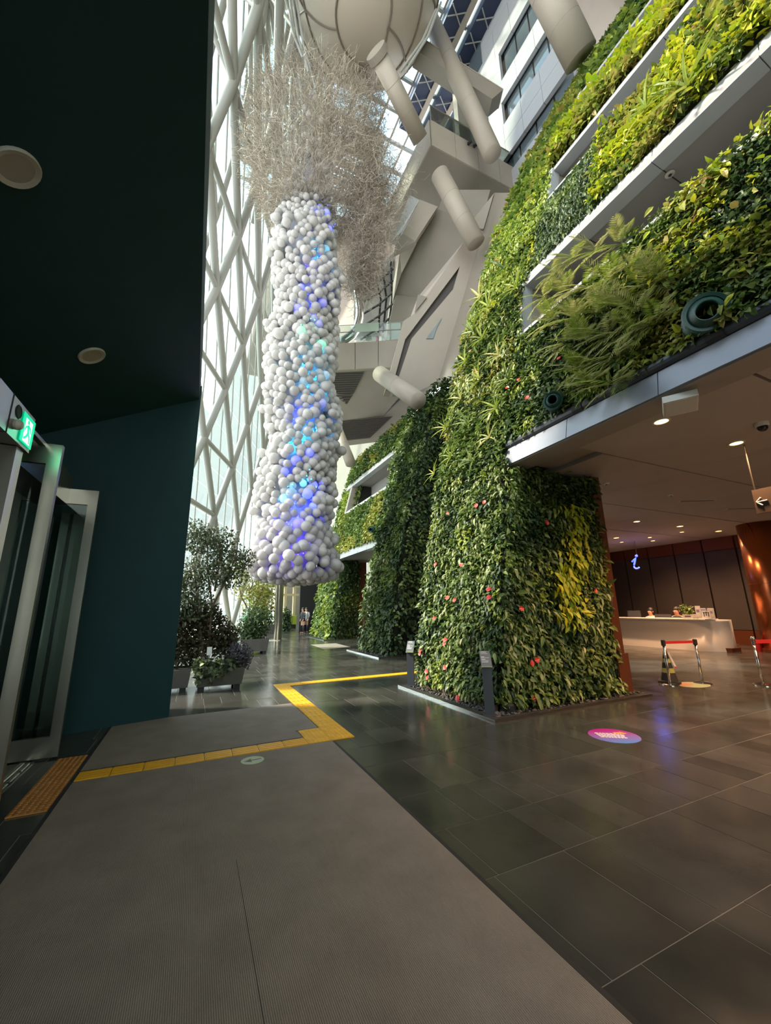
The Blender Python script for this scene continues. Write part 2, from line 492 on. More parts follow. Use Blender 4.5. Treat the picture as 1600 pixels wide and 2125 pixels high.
# closing wall above the lobby, behind the planted balconies
uw = MB()
uw.prism([(wx(4.6) + 1.5, -13, 4.6), (wx(4.6) + 1.5, 8.0, 4.6), (wx(22) + 1.5, 8.0, 22), (wx(36) + 1.5, 8.0, 36), (wx(36) + 1.5, -13, 36), (wx(22) + 1.5, -13, 22)], (0.4, 0, 0))
struct('wall_upper', uw, M['soffit'])
struct('wall_rear_upper', MB().span(5.9, 24, -13.4, -13.1, 9, 38), mat('rear_wall_upper', (0.45, 0.43, 0.40), 0.7))

# --- roof: solid over the near half, glazed beyond
struct('ceiling_roof', MB().span(-4, 26, -14, 11.2, 38, 38.5), M['panel'])
struct('ceiling_roof_right', MB().span(17.2, 40, 11.2, 46, 38, 38.5), M['panel'])
struct('ceiling_roof_far', MB().span(4, 17.2, 29.5, 60, 38, 38.5), M['panel'])
sky = thing('skylight', 'glazed roof skylight with blue panes between white and dark beams', 'skylight', (8, 20, 38))
for i in range(15):
    x = 0.2 + i * 1.2
    obj('mullion', MB().span(x - 0.07, x + 0.07, 11.2, 29.5, 37.9, 38.15), M['truss'], sky)
for j in range(10):
    y = 11.6 + j * 1.95
    obj('transom', MB().span(0, 17.2, y - 0.09, y + 0.09, 37.85, 38.1), M['truss'], sky)
for i in range(14):
    for j in range(9):
        if (i * 7 + j * 3) % 5 == 0: continue
        x = 0.2 + i * 1.2; y = 11.6 + j * 1.95
        obj('pane', MB().span(x + 0.07, x + 1.13, y + 0.09, y + 1.86, 38.0, 38.02), M['facade_glass'], sky)
# louvred screen hung under the skylight behind the sculpture
lou = thing('ceiling_lattice', 'lattice of thin timber bars hung under the skylight behind the wire cloud', 'lattice', (5, 24, 36.8))
for i in range(34):
    x = 0.2 + i * 0.30
    obj('bar', MB().span(x - 0.05, x + 0.05, 20.6, 26.6, 36.75, 36.95), M['paneldark'], lou)
for j in range(21):
    y = 20.6 + j * 0.30
    w = 0.16 if j % 5 == 0 else 0.05
    obj('cross_bar', MB().span(0.1, 10.3, y - w, y + w, 36.6, 36.76), M['paneldark'], lou)
# dark blue-black beams with pale struts at the right of the skylight
dk = thing('roof_beam', 'dark navy roof beam panel with thin crossing struts beside skylight', 'beam', (12.5, 15, 37))
navy = mat('navy_steel', (0.02, 0.03, 0.07), 0.5)
for k, x in enumerate((10.9, 12.6, 14.3)):
    obj('beam_panel', MB().span(x, x + 0.95, 11.0, 19.5, 36.6, 37.4), navy, dk)
    obj('pale_edge', MB().span(x + 0.97, x + 1.3, 11.0, 19.5, 36.5, 37.5), M['panel'], dk)
for k in range(14):
    y = 11.3 + k * 0.58
    obj('strut', MB().tube((10.9, y, 36.45), (11.85, y + 0.6 * (-1) ** k, 36.45), 0.035, 5), M['truss'], dk)
    obj('strut', MB().tube((12.6, y, 36.45), (13.55, y - 0.6 * (-1) ** k, 36.45), 0.035, 5), M['truss'], dk)

# ================================================================== THE PLANTED WALL: CONCRETE, BANDS, WINDOWS
def sheet(z0, z1, y0, y1, dx=0.0, off=0.0, thick=0.25, n=4):
    """leaning slab following the wall profile between two heights"""
    mb = MB()
    zs = np.linspace(z0, z1, n + 1)
    poly = [(wx(z, dx) + off, y0, z) for z in zs] + [(wx(z, dx) + off + thick, y0, z) for z in zs[::-1]]
    return mb.prism(poly, (0, y1 - y0, 0))

BAND = [(4.26, 4.61, 7.38), (8.84, 9.2, 11.9), (13.2, 13.55, 15.65), (17.5, 17.85, 20.4)]   # band foot, band head, planting head
Y_END, Y_BAY, Y_BACK = 8.1, 5.6, -9.0
for k, (zb, zt, zp) in enumerate(BAND):
    nm = ['lowest', 'second', 'third', 'highest'][k]
    t = thing('balcony_fascia', ['silver panelled balcony edge above the lobby with the warm downlights', 'white balcony edge above the ferns, second one up', 'pale balcony edge above the strap-leaved plants, third one up', 'thin pale balcony edge highest on the planted wall'][k], 'balcony', (wx(zb), 0, zb))
    yy = Y_BAY
    while yy > Y_BACK:
        y1 = yy - 1.45
        mb = MB().prism([(wx(zb) - 0.02, yy - 0.012, zb), (wx(zt) - 0.02, yy - 0.012, zt), (wx(zt) + 0.30, yy - 0.012, zt), (wx(zb) + 0.30, yy - 0.012, zb)], (0, y1 + 0.012 - yy, 0))
        obj('fascia_panel', mb, M['fascia'] if k == 0 else M['white'], t)
        yy = y1
    if k == 0:
        mb = MB().prism([(wx(zb) + 0.02, Y_BAY - 0.1, zb - 0.02), (5.72, Y_BAY - 0.1, zb - 0.02), (5.72, Y_BAY - 0.1, zb + 0.3), (wx(zb) + 0.10, Y_BAY - 0.1, zb + 0.3)], (0, Y_BACK - Y_BAY, 0))
        obj('soffit_edge', mb, M['soffit'], t)
    if k > 0:
        # recess: soffit, back window wall, side jamb
        obj('soffit', MB().span(wx(zb), wx(zb) + 1.45, Y_BACK, Y_BAY, zb + 0.03, zb + 0.12), M['soffit'], t)
        for q in range(6):
            yj = Y_BAY - 1.45 * q
            if q: obj('soffit_joint', MB().span(wx(zb) + 0.32, wx(zb) + 1.3, yj - 0.006, yj + 0.006, zb + 0.02, zb + 0.032), M['black'], t)
        zl = BAND[k - 1][2]
        obj('ledge', MB().prism([(wx(zl) - 0.02, Y_BAY, zl), (wx(zl) + 0.02, Y_BAY, zl + 0.1), (wx(zl) + 0.35, Y_BAY, zl + 0.1), (wx(zl) + 0.35, Y_BAY, zl)], (0, Y_BACK - Y_BAY, 0)), M['white'], t)
        xw = wx(zb) + 1.30
        for q in range(7):
            y1 = Y_BAY - 0.05 - q * 1.9
            obj('window_pane', MB().span(xw + 0.02, xw + 0.04, y1 - 1.8, y1, zl - 0.2, zb), M['winglass'], t)
            obj('mullion', MB().span(xw - 0.05, xw + 0.05, y1 - 1.9, y1 - 1.8, zl - 0.2, zb), M['panel'], t)
        obj('window_head', MB().span(xw - 0.06, xw + 0.06, Y_BACK, Y_BAY, zb - 0.10, zb + 0.03), M['panel'], t)
        jm = MB().prism([(wx(zl) - 0.03, Y_BAY, zl - 0.5), (wx(zb) - 0.03, Y_BAY, zb + 0.1), (wx(zb) + 1.3, Y_BAY, zb + 0.1), (wx(zl) + 1.6, Y_BAY, zl - 0.5)], (0, 0.08, 0))
        obj('jamb', jm, M['panel'], t)
        obj('jamb_edge', MB().prism([(wx(zl) - 0.05, Y_BAY - 0.02, zl - 0.5), (wx(zb) - 0.05, Y_BAY - 0.02, zb + 0.1), (wx(zb) + 0.22, Y_BAY - 0.02, zb + 0.1), (wx(zl) + 0.22, Y_BAY - 0.02, zl - 0.5)], (0, 0.13, 0)), M['white'], t)
# beige end wall of the leaning block beyond its planted strip
ew = MB()
zs = np.linspace(10.5, 37, 12)
ew.prism([(wx(z) + 0.45, Y_END + 0.02, z) for z in zs] + [(wx(z) + 2.4, Y_END + 0.02, z) for z in zs[::-1]], (0, 0.9, 0))
struct('wall_leaning_end', ew, M['panel'])
# small round sensor on the second soffit
for (px, py), z, lab in (((1390, 361), 8.86, 'small white round sensor on the grey soffit over the ferns'), ((1297, 235), 13.22, 'tiny white round sensor on the third grey soffit')):
    p = on(px, py, 2, z)
    t = thing('ceiling_sensor', lab, 'sensor', p)
    obj('housing', MB().lathe([(0.075, 0), (0.075, -0.012), (0.05, -0.025), (0.0001, -0.028)], p, 16), M['cream'], t)
    obj('sensor_eye', MB().lathe([(0.03, -0.026), (0.02, -0.04), (0.0001, -0.043)], p, 12), M['rubber'], t)

# irrigation pipe lying along the top of the lowest band
t = thing('gutter_pipe', 'dark grey drainage pipe running along the lowest balcony edge', 'pipe', (wx(4.65), 0, 4.6))
yy = Y_BAY + 0.2
while yy > -4:
    y1 = yy - 1.9
    obj('pipe_length', MB().tube((wx(4.66) + 0.0, yy, 4.70), (wx(4.66) + 0.0, y1 + 0.02, 4.70), 0.085, 12), M['graphite'], t)
    obj('coupling', MB().tube((wx(4.66), y1 + 0.10, 4.70), (wx(4.66), y1 - 0.08, 4.70), 0.098, 12), M['rubber'], t)
    yy = y1

# --- pier 1 core and the copper-brown post at its end
core = MB()
zs = np.linspace(0, 4.26, 6)
core.prism([(wx(z) + 0.16, 5.52, z) for z in zs] + [(7.3, 5.52, z) for z in zs[::-1]], (0, 2.4, 0))
struct('wall_pier', core, M['soil'])
post = thing('brown_post', 'tall copper-brown post closing the end of the nearest planted pier', 'post', (7.53, 5.45, 0))
obj('post_face', MB().span(7.32, 7.56, 5.36, 7.9, 0, 4.26), M['brown'], post)
obj('post_foot', MB().span(7.30, 7.62, 5.33, 7.9, 0, 0.72), M['brown'], post)
core = MB()
zs = np.linspace(4.26, 37, 16)
core.prism([(wx(z) + 0.16, Y_BAY + 0.03, z) for z in zs] + [(wx(z) + 0.9, Y_BAY + 0.03, z) for z in zs[::-1]], (0, Y_END - Y_BAY - 0.1, 0))
struct('wall_pier_upper', core, M['soil'])
for k, (zb, zt, zp) in enumerate(BAND):
    struct('wall_planting_back', sheet(zt, zp, Y_BACK, Y_BAY, off=0.14, thick=0.2), M['soil'])

# --- block 2 further down the hall
DX2 = 1.78
Y2A, Y2B, Y2C = 12.95, 15.7, 21.9
core = MB()
zs = np.linspace(0, 11.0, 8)
core.prism([(wx(z, DX2) + 0.16, Y2A + 0.1, z) for z in zs] + [(10.6, Y2A + 0.1, z) for z in zs[::-1]], (0, Y2B - Y2A - 0.2, 0))
struct('wall_pier_second', core, M['soil'])
for (zb, zt, zp, lab) in ((4.26, 4.61, 7.05, 'far silver balcony edge over the second lobby opening'), (8.84, 9.2, 10.7, 'far white balcony edge above the distant windows')):
    t = thing('balcony_fascia', lab, 'balcony', (wx(zb, DX2), 18, zb))
    yy = Y2B
    while yy < Y2C + 0.3:
        y1 = yy + 1.2
        obj('fascia_panel', MB().prism([(wx(zb, DX2) - 0.02, yy + 0.01, zb), (wx(zt, DX2) - 0.02, yy + 0.01, zt), (wx(zt, DX2) + 0.3, yy + 0.01, zt), (wx(zb, DX2) + 0.3, yy + 0.01, zb)], (0, y1 - yy - 0.02, 0)), M['fascia'] if zb < 5 else M['white'], t)
        yy = y1
    obj('soffit', MB().span(wx(zb, DX2) + 0.02, wx(zb, DX2) + (1.5 if zb > 5 else 7), Y2B, Y2C + 0.3, zb + 0.04, zb + 0.2), M['soffit'], t)
    struct('wall_planting_back', sheet(zt, zp, Y2B, Y2C + 0.3, dx=DX2, off=0.14, thick=0.2), M['soil'])
    if zb > 5:
        obj('ledge', MB().prism([(wx(7.05, DX2) - 0.02, Y2B, 7.05), (wx(7.15, DX2), Y2B, 7.2), (wx(7.05, DX2) + 0.4, Y2B, 7.2), (wx(7.05, DX2) + 0.4, Y2B, 7.05)], (0, Y2C - Y2B + 0.2, 0)), M['white'], t)
        xw = wx(zb, DX2) + 1.2
        for q in range(5):
            y1 = Y2B + 0.1 + q * 1.22
            obj('window_pane', MB().span(xw + 0.02, xw + 0.04, y1, y1 + 1.14, 6.9, 8.3), mat('pale_window', (0.32, 0.33, 0.30), 0.15), t)
            obj('mullion', MB().span(xw - 0.04, xw + 0.04, y1 - 0.08, y1, 6.9, 8.3), M['panel'], t)
        obj('window_head', MB().span(xw - 0.05, xw + 0.05, Y2B, Y2C, 8.26, 8.9), M['soffit'], t)
        obj('jamb', MB().prism([(wx(6.9, DX2), Y2C - 0.05, 6.9), (wx(8.9, DX2), Y2C - 0.05, 8.9), (wx(8.9, DX2) + 1.3, Y2C - 0.05, 8.9), (wx(6.9, DX2) + 1.8, Y2C - 0.05, 6.9)], (0, 0.3, 0)), M['panel'], t)
struct('wall_second_back', MB().span(11.2, 11.5, 8.4, 40, 0, 12), M['soffit'])
DX3 = 2.3
core = MB()
zs = np.linspace(0, 9.5, 8)
core.prism([(wx(z, DX3) + 0.1, 21.6, z) for z in zs] + [(8.35, 21.6, z) if z < 4.3 else (9.6, 21.6, z) for z in zs[::-1]], (0, 3.6, 0))
struct('wall_pier_third', core, M['soil'])
t = thing('red_post', 'dark red painted post beside the third planted pier', 'post', (8.5, 21.5, 0))
obj('post_face', MB().span(8.36, 8.85, 21.45, 21.9, 0, 4.3), M['brown'], t)
obj('post_cap', MB().span(8.33, 8.88, 21.42, 21.93, 4.2, 4.3), M['paneldark'], t)
t = thing('pale_column', 'pale round column in the second lobby opening', 'column', (9.3, 21.0, 0))
obj('shaft', MB().tube((9.3, 21.0, 0), (9.3, 21.0, 4.3), 0.14, 14), M['cream'], t)
obj('collar', MB().tube((9.3, 21.0, 4.05), (9.3, 21.0, 4.3), 0.2, 14), M['panel'], t)
struct('wall_far_end', MB().span(8.6, 26, 47, 47.5, 0, 38), mat('far_wall', (0.30, 0.28, 0.24), 0.7, var=0.1, scale=1))
struct('wall_far_right', MB().span(11.5, 12, 24.5, 47, 0, 38), M['paneldark'])

# ================================================================== UPPER STRUCTURE ACROSS THE HALL
def quad_px(pts, vec, d=None):
    """prism whose near face carries pixels pts = (x, y, depth) and which runs back along vec"""
    return MB().prism([deep(x, y, dd) for x, y, dd in pts], vec)

BACK = np.array([0.25, 0.95, 0.0])

# slab of the upper deck (axis aligned box)
t = thing('upper_deck', 'beige upper deck slab carrying a glass railing below the blue facade', 'deck', (8.4, 12, 23.1))
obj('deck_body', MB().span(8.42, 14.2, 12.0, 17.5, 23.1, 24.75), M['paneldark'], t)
obj('edge_panel', MB().span(8.36, 8.44, 12.0, 17.5, 23.1, 24.78), M['panel'], t)
for q in range(4):
    obj('front_panel', MB().span(8.45 + q * 1.4, 8.45 + q * 1.4 + 1.38, 11.94, 12.0, 23.12, 24.76), M['panel'], t)
gr = thing('glass_railing', 'clear glass railing with thin rail on the upper beige deck', 'railing', (11, 11.97, 24.75))
for q in range(4):
    obj('pane', MB().span(8.5 + q * 1.4, 8.5 + q * 1.4 + 1.36, 11.96, 11.98, 24.76, 25.75), M['glass'], gr)
    obj('baluster', MB().span(8.46 + q * 1.4, 8.50 + q * 1.4, 11.95, 11.99, 24.76, 25.8), M['steel'], gr)
obj('handrail', MB().tube((8.45, 11.97, 25.78), (14.1, 11.97, 25.78), 0.03, 8), M['steel'], gr)
for px, lab in ((972, 'small black camera clamp left on the upper deck edge'), (984, 'small black camera clamp right on the upper deck edge')):
    p = on(px, 298 + (px - 972) * 0.45, 1, 11.9)
    t = thing('spot_lamp', lab, 'lamp', p)
    obj('lamp_body', MB().tube(p, p + np.array([0.12, -0.1, 0.06]), 0.06, 8), M['rubber'], t)
    obj('clamp', MB().box(p, (0.1, 0.06, 0.16)), M['rubber'], t)

# large round struts
def strut(label, a, b, r, seams=2):
    a = np.asarray(a, float); b = np.asarray(b, float)
    t = thing('round_strut', label, 'strut', b if b[2] < a[2] else a)
    obj('tube', MB().tube(a, b, r, 28), M['panel'], t, smooth=True)
    for s in range(seams):
        f = (s + 1) / (seams + 1)
        c = a + (b - a) * f; u = (b - a) / np.linalg.norm(b - a)
        obj('seam_ring', MB().tube(c - u * 0.006, c + u * 0.006, r + 0.004, 28), M['paneldark'], t)
    return t
s1 = strut('beige round strut running from the white pod down to the upper deck', deep(783, 112, 16.6), deep(872, 290, 18.6), 0.37)
strut('beige round strut leaning under the upper deck soffit', deep(912, 362, 18.8), deep(988, 505, 18.4), 0.42)
strut('thick beige round strut cut by the top photo edge beside the planted wall', deep(1100, -90, 15.0), deep(1205, 120, 15.6), 0.60)
strut('silver round strut rising from the dark planted pier to the footbridge', deep(788, 776, 19.4), deep(868, 832, 16.6), 0.38, 1)
strut('short beige round strut beside the balloon column, left of the far planting', deep(700, 890, 24), deep(728, 962, 22.5), 0.30, 1)
strut('grey round strut crossing behind the upper deck railing', deep(893, 40, 21.5), deep(1022, 320, 18.7), 0.42)
t = thing('cross_beam', 'grey box beam crossing the round strut above the upper deck', 'beam', deep(950, 160, 21))
a, b = deep(868, 112, 21.0), deep(1028, 215, 20.2)
q = Vector(b - a).to_track_quat('X', 'Z')
ln = float(np.linalg.norm(b - a))
mb = MB().box((0, 0, 0), (ln, 0.75, 0.85)); mb.v = [tuple(q @ Vector(p) + Vector((a + b) / 2)) for p in mb.v]
obj('beam_body', mb, M['paneldark'], t)
mb = MB().box((0, 0, 0.44), (ln, 0.8, 0.05)); mb.v = [tuple(q @ Vector(p) + Vector((a + b) / 2)) for p in mb.v]
obj('beam_flange', mb, M['panel'], t)

# blue-lit office facade high on the right
fac = thing('office_facade', 'pale metal office facade with slot windows high above the deck', 'facade', (13.6, 11, 24))
def fz(r): return EYE + r * 13.5
slots = [(1.69, 1.78, 8.0, 12.6), (1.95, 2.07, 8.0, 12.0), (2.18, 2.34, 8.0, 11.8), (2.52, 2.72, 8.3, 10.6)]
zc = [(1.45, 1.69), (1.78, 1.86), (1.86, 1.95), (2.07, 2.18), (2.34, 2.43), (2.43, 2.52), (2.72, 2.9)]
for a, b in zc:
    for q in range(5):
        y0 = 8.2 + q * 1.32
        obj('facade_panel', MB().span(13.5, 13.7, y0 + 0.008, y0 + 1.312, fz(a) + 0.01, fz(b) - 0.01), M['white'], fac)
for a, b, y0, y1 in slots:
    obj('slot_reveal', MB().span(13.95, 14.1, 8.2, 14.8, fz(a), fz(b)), M['paneldark'], fac)
    n = 4
    for q in range(n):
        w = (y1 - y0) / n
        obj('window_pane', MB().span(13.80, 13.82, y0 + q * w + 0.05, y0 + (q + 1) * w - 0.05, fz(a), fz(b)), M['winglass'], fac)
    obj('side_panel', MB().span(13.5, 13.7, y1 + 0.1, 14.8, fz(a), fz(b)), M['white'], fac)
for q in range(3):
    y0 = 13.1 + q * 0.0
for a, b in ((2.0, 2.25), (2.45, 2.7)):
    w = obj('corner_window', MB().span(13.44, 13.5, 13.2, 14.3, fz(a), fz(b)), M['winglass'], fac)
struct('wall_office', MB().span(14.1, 14.4, 8.1, 15, 20, 38), M['white'])
struct('wall_office_side', MB().span(12.6, 14.2, 14.8, 15.2, 20, 38), M['paneldark'])

# white pod
pod = thing('white_pod', 'rounded white panelled pod hanging under the roof', 'pod', deep(758, 60, 18.2))
pc = Vector(deep(752, -95, 18.5)); pr = Vector((3.9, 4.6, 4.4))
qz = Matrix.Rotation(math.radians(-25), 3, 'Z').to_quaternion()
def pod_pt(th, ph, k=1.0):
    v = Vector((pr.x * math.sin(ph) * math.cos(th), pr.y * math.sin(ph) * math.sin(th), -pr.z * math.cos(ph))) * k
    return pc + qz @ v
mpod = mat('pod_panel', (0.43, 0.37, 0.30), 0.35)
mseam = mat('pod_seam', (0.16, 0.13, 0.10), 0.6)
rings = [(0.34, 5), (0.78, 8), (1.2, 10), (1.6, 10)]
shell = MB().ball(pc, (pr.x * 0.985, pr.y * 0.985, pr.z * 0.985), 40, 26, qz)
obj('shell', shell, mpod, pod, smooth=True)
nodes = []
for k, (ph, n) in enumerate(rings):
    nodes.append([(2 * math.pi * (i + 0.5 * (k % 2)) / n + 0.3, ph + random.uniform(-0.07, 0.07)) for i in range(n)])
def seam(a, b):
    pts = []
    da = (b[0] - a[0] + math.pi) % (2 * math.pi) - math.pi
    for s in range(9):
        f = s / 8
        pts.append(pod_pt(a[0] + da * f, a[1] + (b[1] - a[1]) * f, 0.988))
    obj('seam', MB().path(pts, 0.045, 6), mseam, pod)
for k in range(len(nodes)):
    n = len(nodes[k])
    for i in range(n):
        seam(nodes[k][i], nodes[k][(i + 1) % n])
        if k + 1 < len(nodes):
            best = sorted(nodes[k + 1], key=lambda b: abs((b[0] - nodes[k][i][0] + math.pi) % (2 * math.pi) - math.pi))[:2]
            for b in best[:1 + (i % 2)]: seam(nodes[k][i], b)
obj('strut_socket', MB().tube(deep(779, 104, 16.5), deep(787, 120, 16.7), 0.46, 24), M['paneldark'], pod)
for k, (x0, y0, x1, y1) in enumerate(((606, -10, 640, 150), (614, -10, 655, 185), (600, 20, 628, 120), (905, 20, 830, 150), (915, 5, 842, 148))):
    obj('rim_tube', MB().path([deep(x0, y0, 17.6), deep((x0 + x1) / 2 + (-6 if x1 > x0 else 9), (y0 + y1) / 2, 17.0), deep(x1, y1, 16.6)], 0.05, 6), M['truss'], pod)

# --- leaning fin wall with slots, footbridge, folded soffits
Z5 = lambda x, y: (680 + x / 3.2, 400 + y / 3.2)
def px5(pts, d): return [(*Z5(x, y), d) for x, y in pts]
fin = thing('leaning_fin', 'beige leaning fin wall with long slanted slots behind the footbridge', 'wall', deep(870, 800, 19.5))
obj('fin_face', quad_px(px5([(878, 488), (1003, 232), (1105, 2), (733, 1255), (600, 1320), (440, 1320), (556, 970), (835, 638)], 19.6), BACK * 0.5), M['panel'], fin)
obj('fin_face', quad_px(px5([(380, 1320), (505, 850), (580, 800), (905, 325), (1003, 232), (878, 488), (515, 972), (420, 1320)], 19.65), BACK * 0.5), M['panel'], fin)
obj('slot_shade_panel', quad_px(px5([(757, 832), (722, 900), (700, 968), (655, 968)], 19.56), BACK * 0.05), M['winglass'], fin)  # dark panel laid on the face to draw the shade of a slot
obj('slot_back', quad_px(px5([(400, 1300), (500, 960), (885, 470), (855, 660), (560, 1010), (470, 1300)], 19.82), BACK * 0.06), M['darkwall'], fin)
obj('fin_side', MB().prism([deep(*Z5(1106, 0), 19.6), deep(*Z5(733, 1256), 19.6), deep(*Z5(960, 1300), 17.6), deep(*Z5(1290, 0), 17.6)], BACK * 0.3), M['paneldark'], fin)  # shade of this side is put into the darker colour
obj('fin_brace', quad_px(px5([(975, 165), (1103, 5), (1035, 240), (990, 235)], 19.5), BACK * 0.3), M['panel'], fin)
obj('notch_panel', quad_px(px5([(600, 676), (660, 690), (580, 790)], 19.55), BACK * 0.1), M['paneldark'], fin)

sof = thing('folded_soffit', 'large folded soffit below the upper deck, shade put into its taupe colour', 'soffit', deep(850, 500, 21))
obj('soffit_face', MB().prism([deep(*Z5(735, 108), 20.5), deep(*Z5(780, -20), 20.6), deep(*Z5(1080, -20), 19.9), deep(*Z5(1010, 235), 19.9), deep(*Z5(900, 330), 20.2), deep(*Z5(600, 690), 22.5), deep(*Z5(440, 685), 23.0), deep(*Z5(500, 500), 22.5), deep(*Z5(590, 330), 21.5)], BACK * 0.6), M['paneldark'], sof)  # underside in shade, drawn by the darker taupe material
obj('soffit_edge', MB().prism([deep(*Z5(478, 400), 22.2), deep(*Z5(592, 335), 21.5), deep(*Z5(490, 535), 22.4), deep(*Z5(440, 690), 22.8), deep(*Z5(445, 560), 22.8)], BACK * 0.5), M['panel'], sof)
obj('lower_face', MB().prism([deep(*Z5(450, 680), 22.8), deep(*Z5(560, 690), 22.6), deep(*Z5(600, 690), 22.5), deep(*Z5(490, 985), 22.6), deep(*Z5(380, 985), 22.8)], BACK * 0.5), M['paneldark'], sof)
bx = thing('box_beam', 'brown boxed beam end with a face coloured pale as if lit right of the wire cloud', 'beam', deep(860, 470, 20.5))
obj('lit_tone_face', MB().prism([deep(*Z5(545, 15), 20.6), deep(*Z5(610, 48), 20.4), deep(*Z5(490, 260), 20.8), deep(*Z5(420, 330), 21.2)], BACK * 0.3), M['white'], bx)  # paler material stands in for the light on this face
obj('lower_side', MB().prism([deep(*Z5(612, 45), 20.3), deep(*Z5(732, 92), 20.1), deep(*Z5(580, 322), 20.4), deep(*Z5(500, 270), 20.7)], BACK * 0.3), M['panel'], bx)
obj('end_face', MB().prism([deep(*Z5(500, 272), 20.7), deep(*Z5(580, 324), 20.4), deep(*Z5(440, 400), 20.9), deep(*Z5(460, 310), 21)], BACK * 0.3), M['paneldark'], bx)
# dark ribbed underside beyond, left of the folded soffit
rb = thing('ribbed_shell', 'dark panelled curved shell with black ribs behind the chrome duct', 'shell', deep(780, 610, 26))
obj('shell_panel', MB().prism([deep(735, 600, 27), deep(822, 520, 26), deep(815, 640, 26), deep(800, 690, 26.5), deep(735, 700, 27)], BACK * 0.3), M['soffit'], rb)
for k in range(5):
    obj('rib', MB().path([deep(748, 605 + k * 25, 26.4), deep(785, 585 + k * 24, 25.8), deep(816, 558 + k * 24, 25.4)], 0.07, 5), M['black'], rb)
for k in range(3):
    obj('rib', MB().path([deep(775 + k * 18, 560 + k * -10, 26), deep(790 + k * 12, 620, 25.8), deep(785 + k * 10, 690, 26)], 0.07, 5), M['black'], rb)
# chrome duct
t = thing('chrome_duct', 'curved chrome duct pipe rising behind the footbridge railing', 'pipe', deep(713, 705, 21.5))
pts = [deep(x, y, 21.6) for x, y in ((700, 712), (716, 706), (730, 696), (741, 680), (746, 660), (747, 640), (744, 615), (739, 590))]
obj('duct', MB().path(pts, 0.24, 16), M['chrome'], t, smooth=True)
obj('duct_mouth', MB().tube(deep(738.5, 588, 21.6), deep(738, 585, 21.6), 0.27, 16), M['chrome'], t)

# footbridge
def brp(x, y, d=21.0): return deep(x, y, d)
br = thing('footbridge', 'pale panelled footbridge with glass railing beside the balloon column', 'bridge', brp(800, 765))
edges = [(640, 770.5, 715.5), (690, 768, 713), (737, 765.5, 710.5), (785, 763, 708), (832.5, 760.2, 705), (881, 757.5, 702), (929, 755, 699)]
for (x0, b0, t0), (x1, b1, t1) in zip(edges[:-1], edges[1:]):
    if x0 > 870: x1t, x1b = 924, 900
    else: x1t, x1b = x1 - 0.8, x1 - 0.8
    obj('bridge_panel', MB().prism([brp(x0 + 0.8, b0), brp(x1b, b1), brp(x1t, t1), brp(x0 + 0.8, t0)], BACK * 0.08), M['panel'], br)
obj('bridge_core', MB().prism([brp(640, 769, 21.06), brp(900, 755.5, 21.06), brp(925, 700, 21.06), brp(640, 716, 21.06)], BACK * 0.2), M['paneldark'], br)
obj('bridge_deck', MB().prism([brp(642, 768, 21.02), brp(898, 756, 21.02), brp(898, 748, 21.02), brp(642, 760, 21.02)], BACK * 0.35), M['paneldark'], br)
gl = thing('glass_railing', 'greenish glass railing on the footbridge with a frosted panel', 'railing', brp(820, 708))
for (x0, b0, t0), (x1, b1, t1) in zip(edges[:-1], edges[1:]):
    x1 = min(x1, 938)
    obj('pane', MB().prism([brp(x0 + 1, t0 - 1), brp(x1 - 1, t1 - 1), brp(x1 - 1, t1 - 36), brp(x0 + 1, t0 - 37)], BACK * 0.02), M['glass'], gl)
    obj('rail', MB().tube(brp(x0, t0 - 22, 20.98), brp(x1, t1 - 22, 20.98), 0.02, 6), M['steel'], gl)
    obj('top_edge', MB().tube(brp(x0, t0 - 37), brp(x1, t1 - 36.5), 0.012, 6), M['white'], gl)
obj('frosted_panel', MB().prism([brp(737, 689.5, 20.96), brp(786, 686.5, 20.96), brp(786, 669, 20.96), brp(737, 671.5, 20.96)], BACK * 0.015), mat('frosted_green', (0.50, 0.62, 0.52), 0.5), gl)
cols = [((0.8, 0.8, 0.78), 762, 'white'), ((0.8, 0.8, 0.78), 768, 'plain white'), ((0.75, 0.12, 0.25), 783, 'pink'), ((0.8, 0.8, 0.78), 797, 'narrow white'), ((0.35, 0.6, 0.2), 806, 'green')]
for c, x, nm in cols:
    p = brp(x, 706, 21.4)
    t = thing('leaflet_box', f'{nm} leaflet box standing behind the footbridge glass', 'box', p, 'leaflet boxes on the footbridge')
    obj('box_body', MB().box(p + np.array([0, 0, 0.09]), (0.16, 0.12, 0.2), rz=-YAW), mat('leaflet_' + nm, c, 0.6), t)
    obj('box_lid', MB().box(p + np.array([0, 0, 0.2]), (0.17, 0.13, 0.02), rz=-YAW), M['paper'], t)

# ceiling below and behind the footbridge, with slatted grilles
und = thing('slatted_ceiling', 'taupe ceiling with dark slatted grilles under the footbridge', 'ceiling', deep(760, 860, 27))
P0 = lambda x, y: deep(x, y, 22.0 + (y - 770) * 0.045)
obj('ceiling_board', MB().prism([P0(640, 772), P0(898, 760), P0(905, 800), P0(840, 862), P0(800, 915), P0(640, 935)], np.array([0, 0.2, 0.3])), M['paneldark'], und)
def grille(poly, n, mname):
    a, b, c, d = [np.array(p, float) for p in poly]
    for k in range(n):
        f = (k + 0.5) / n; w = 0.32 / n
        q = [a + (d - a) * (f - w), b + (c - b) * (f - w), b + (c - b) * (f + w), a + (d - a) * (f + w)]
        obj('slat', MB().prism([P0(*p) - CF * 0.65 for p in q], CF * 0.05), M['darkwall'], und)
    obj('grille_frame', MB().prism([P0(*p) - CF * 0.55 for p in (a, b, c, d)], CF * 0.02), M['black'], und)
grille([(640, 781), (757, 778), (735, 822), (640, 826)], 10, 'g')
grille([(640, 828), (734, 824), (700, 878), (640, 882)], 10, 'g')
grille([(835, 822), (874, 785), (866, 800), (790, 874)], 5, 'g')
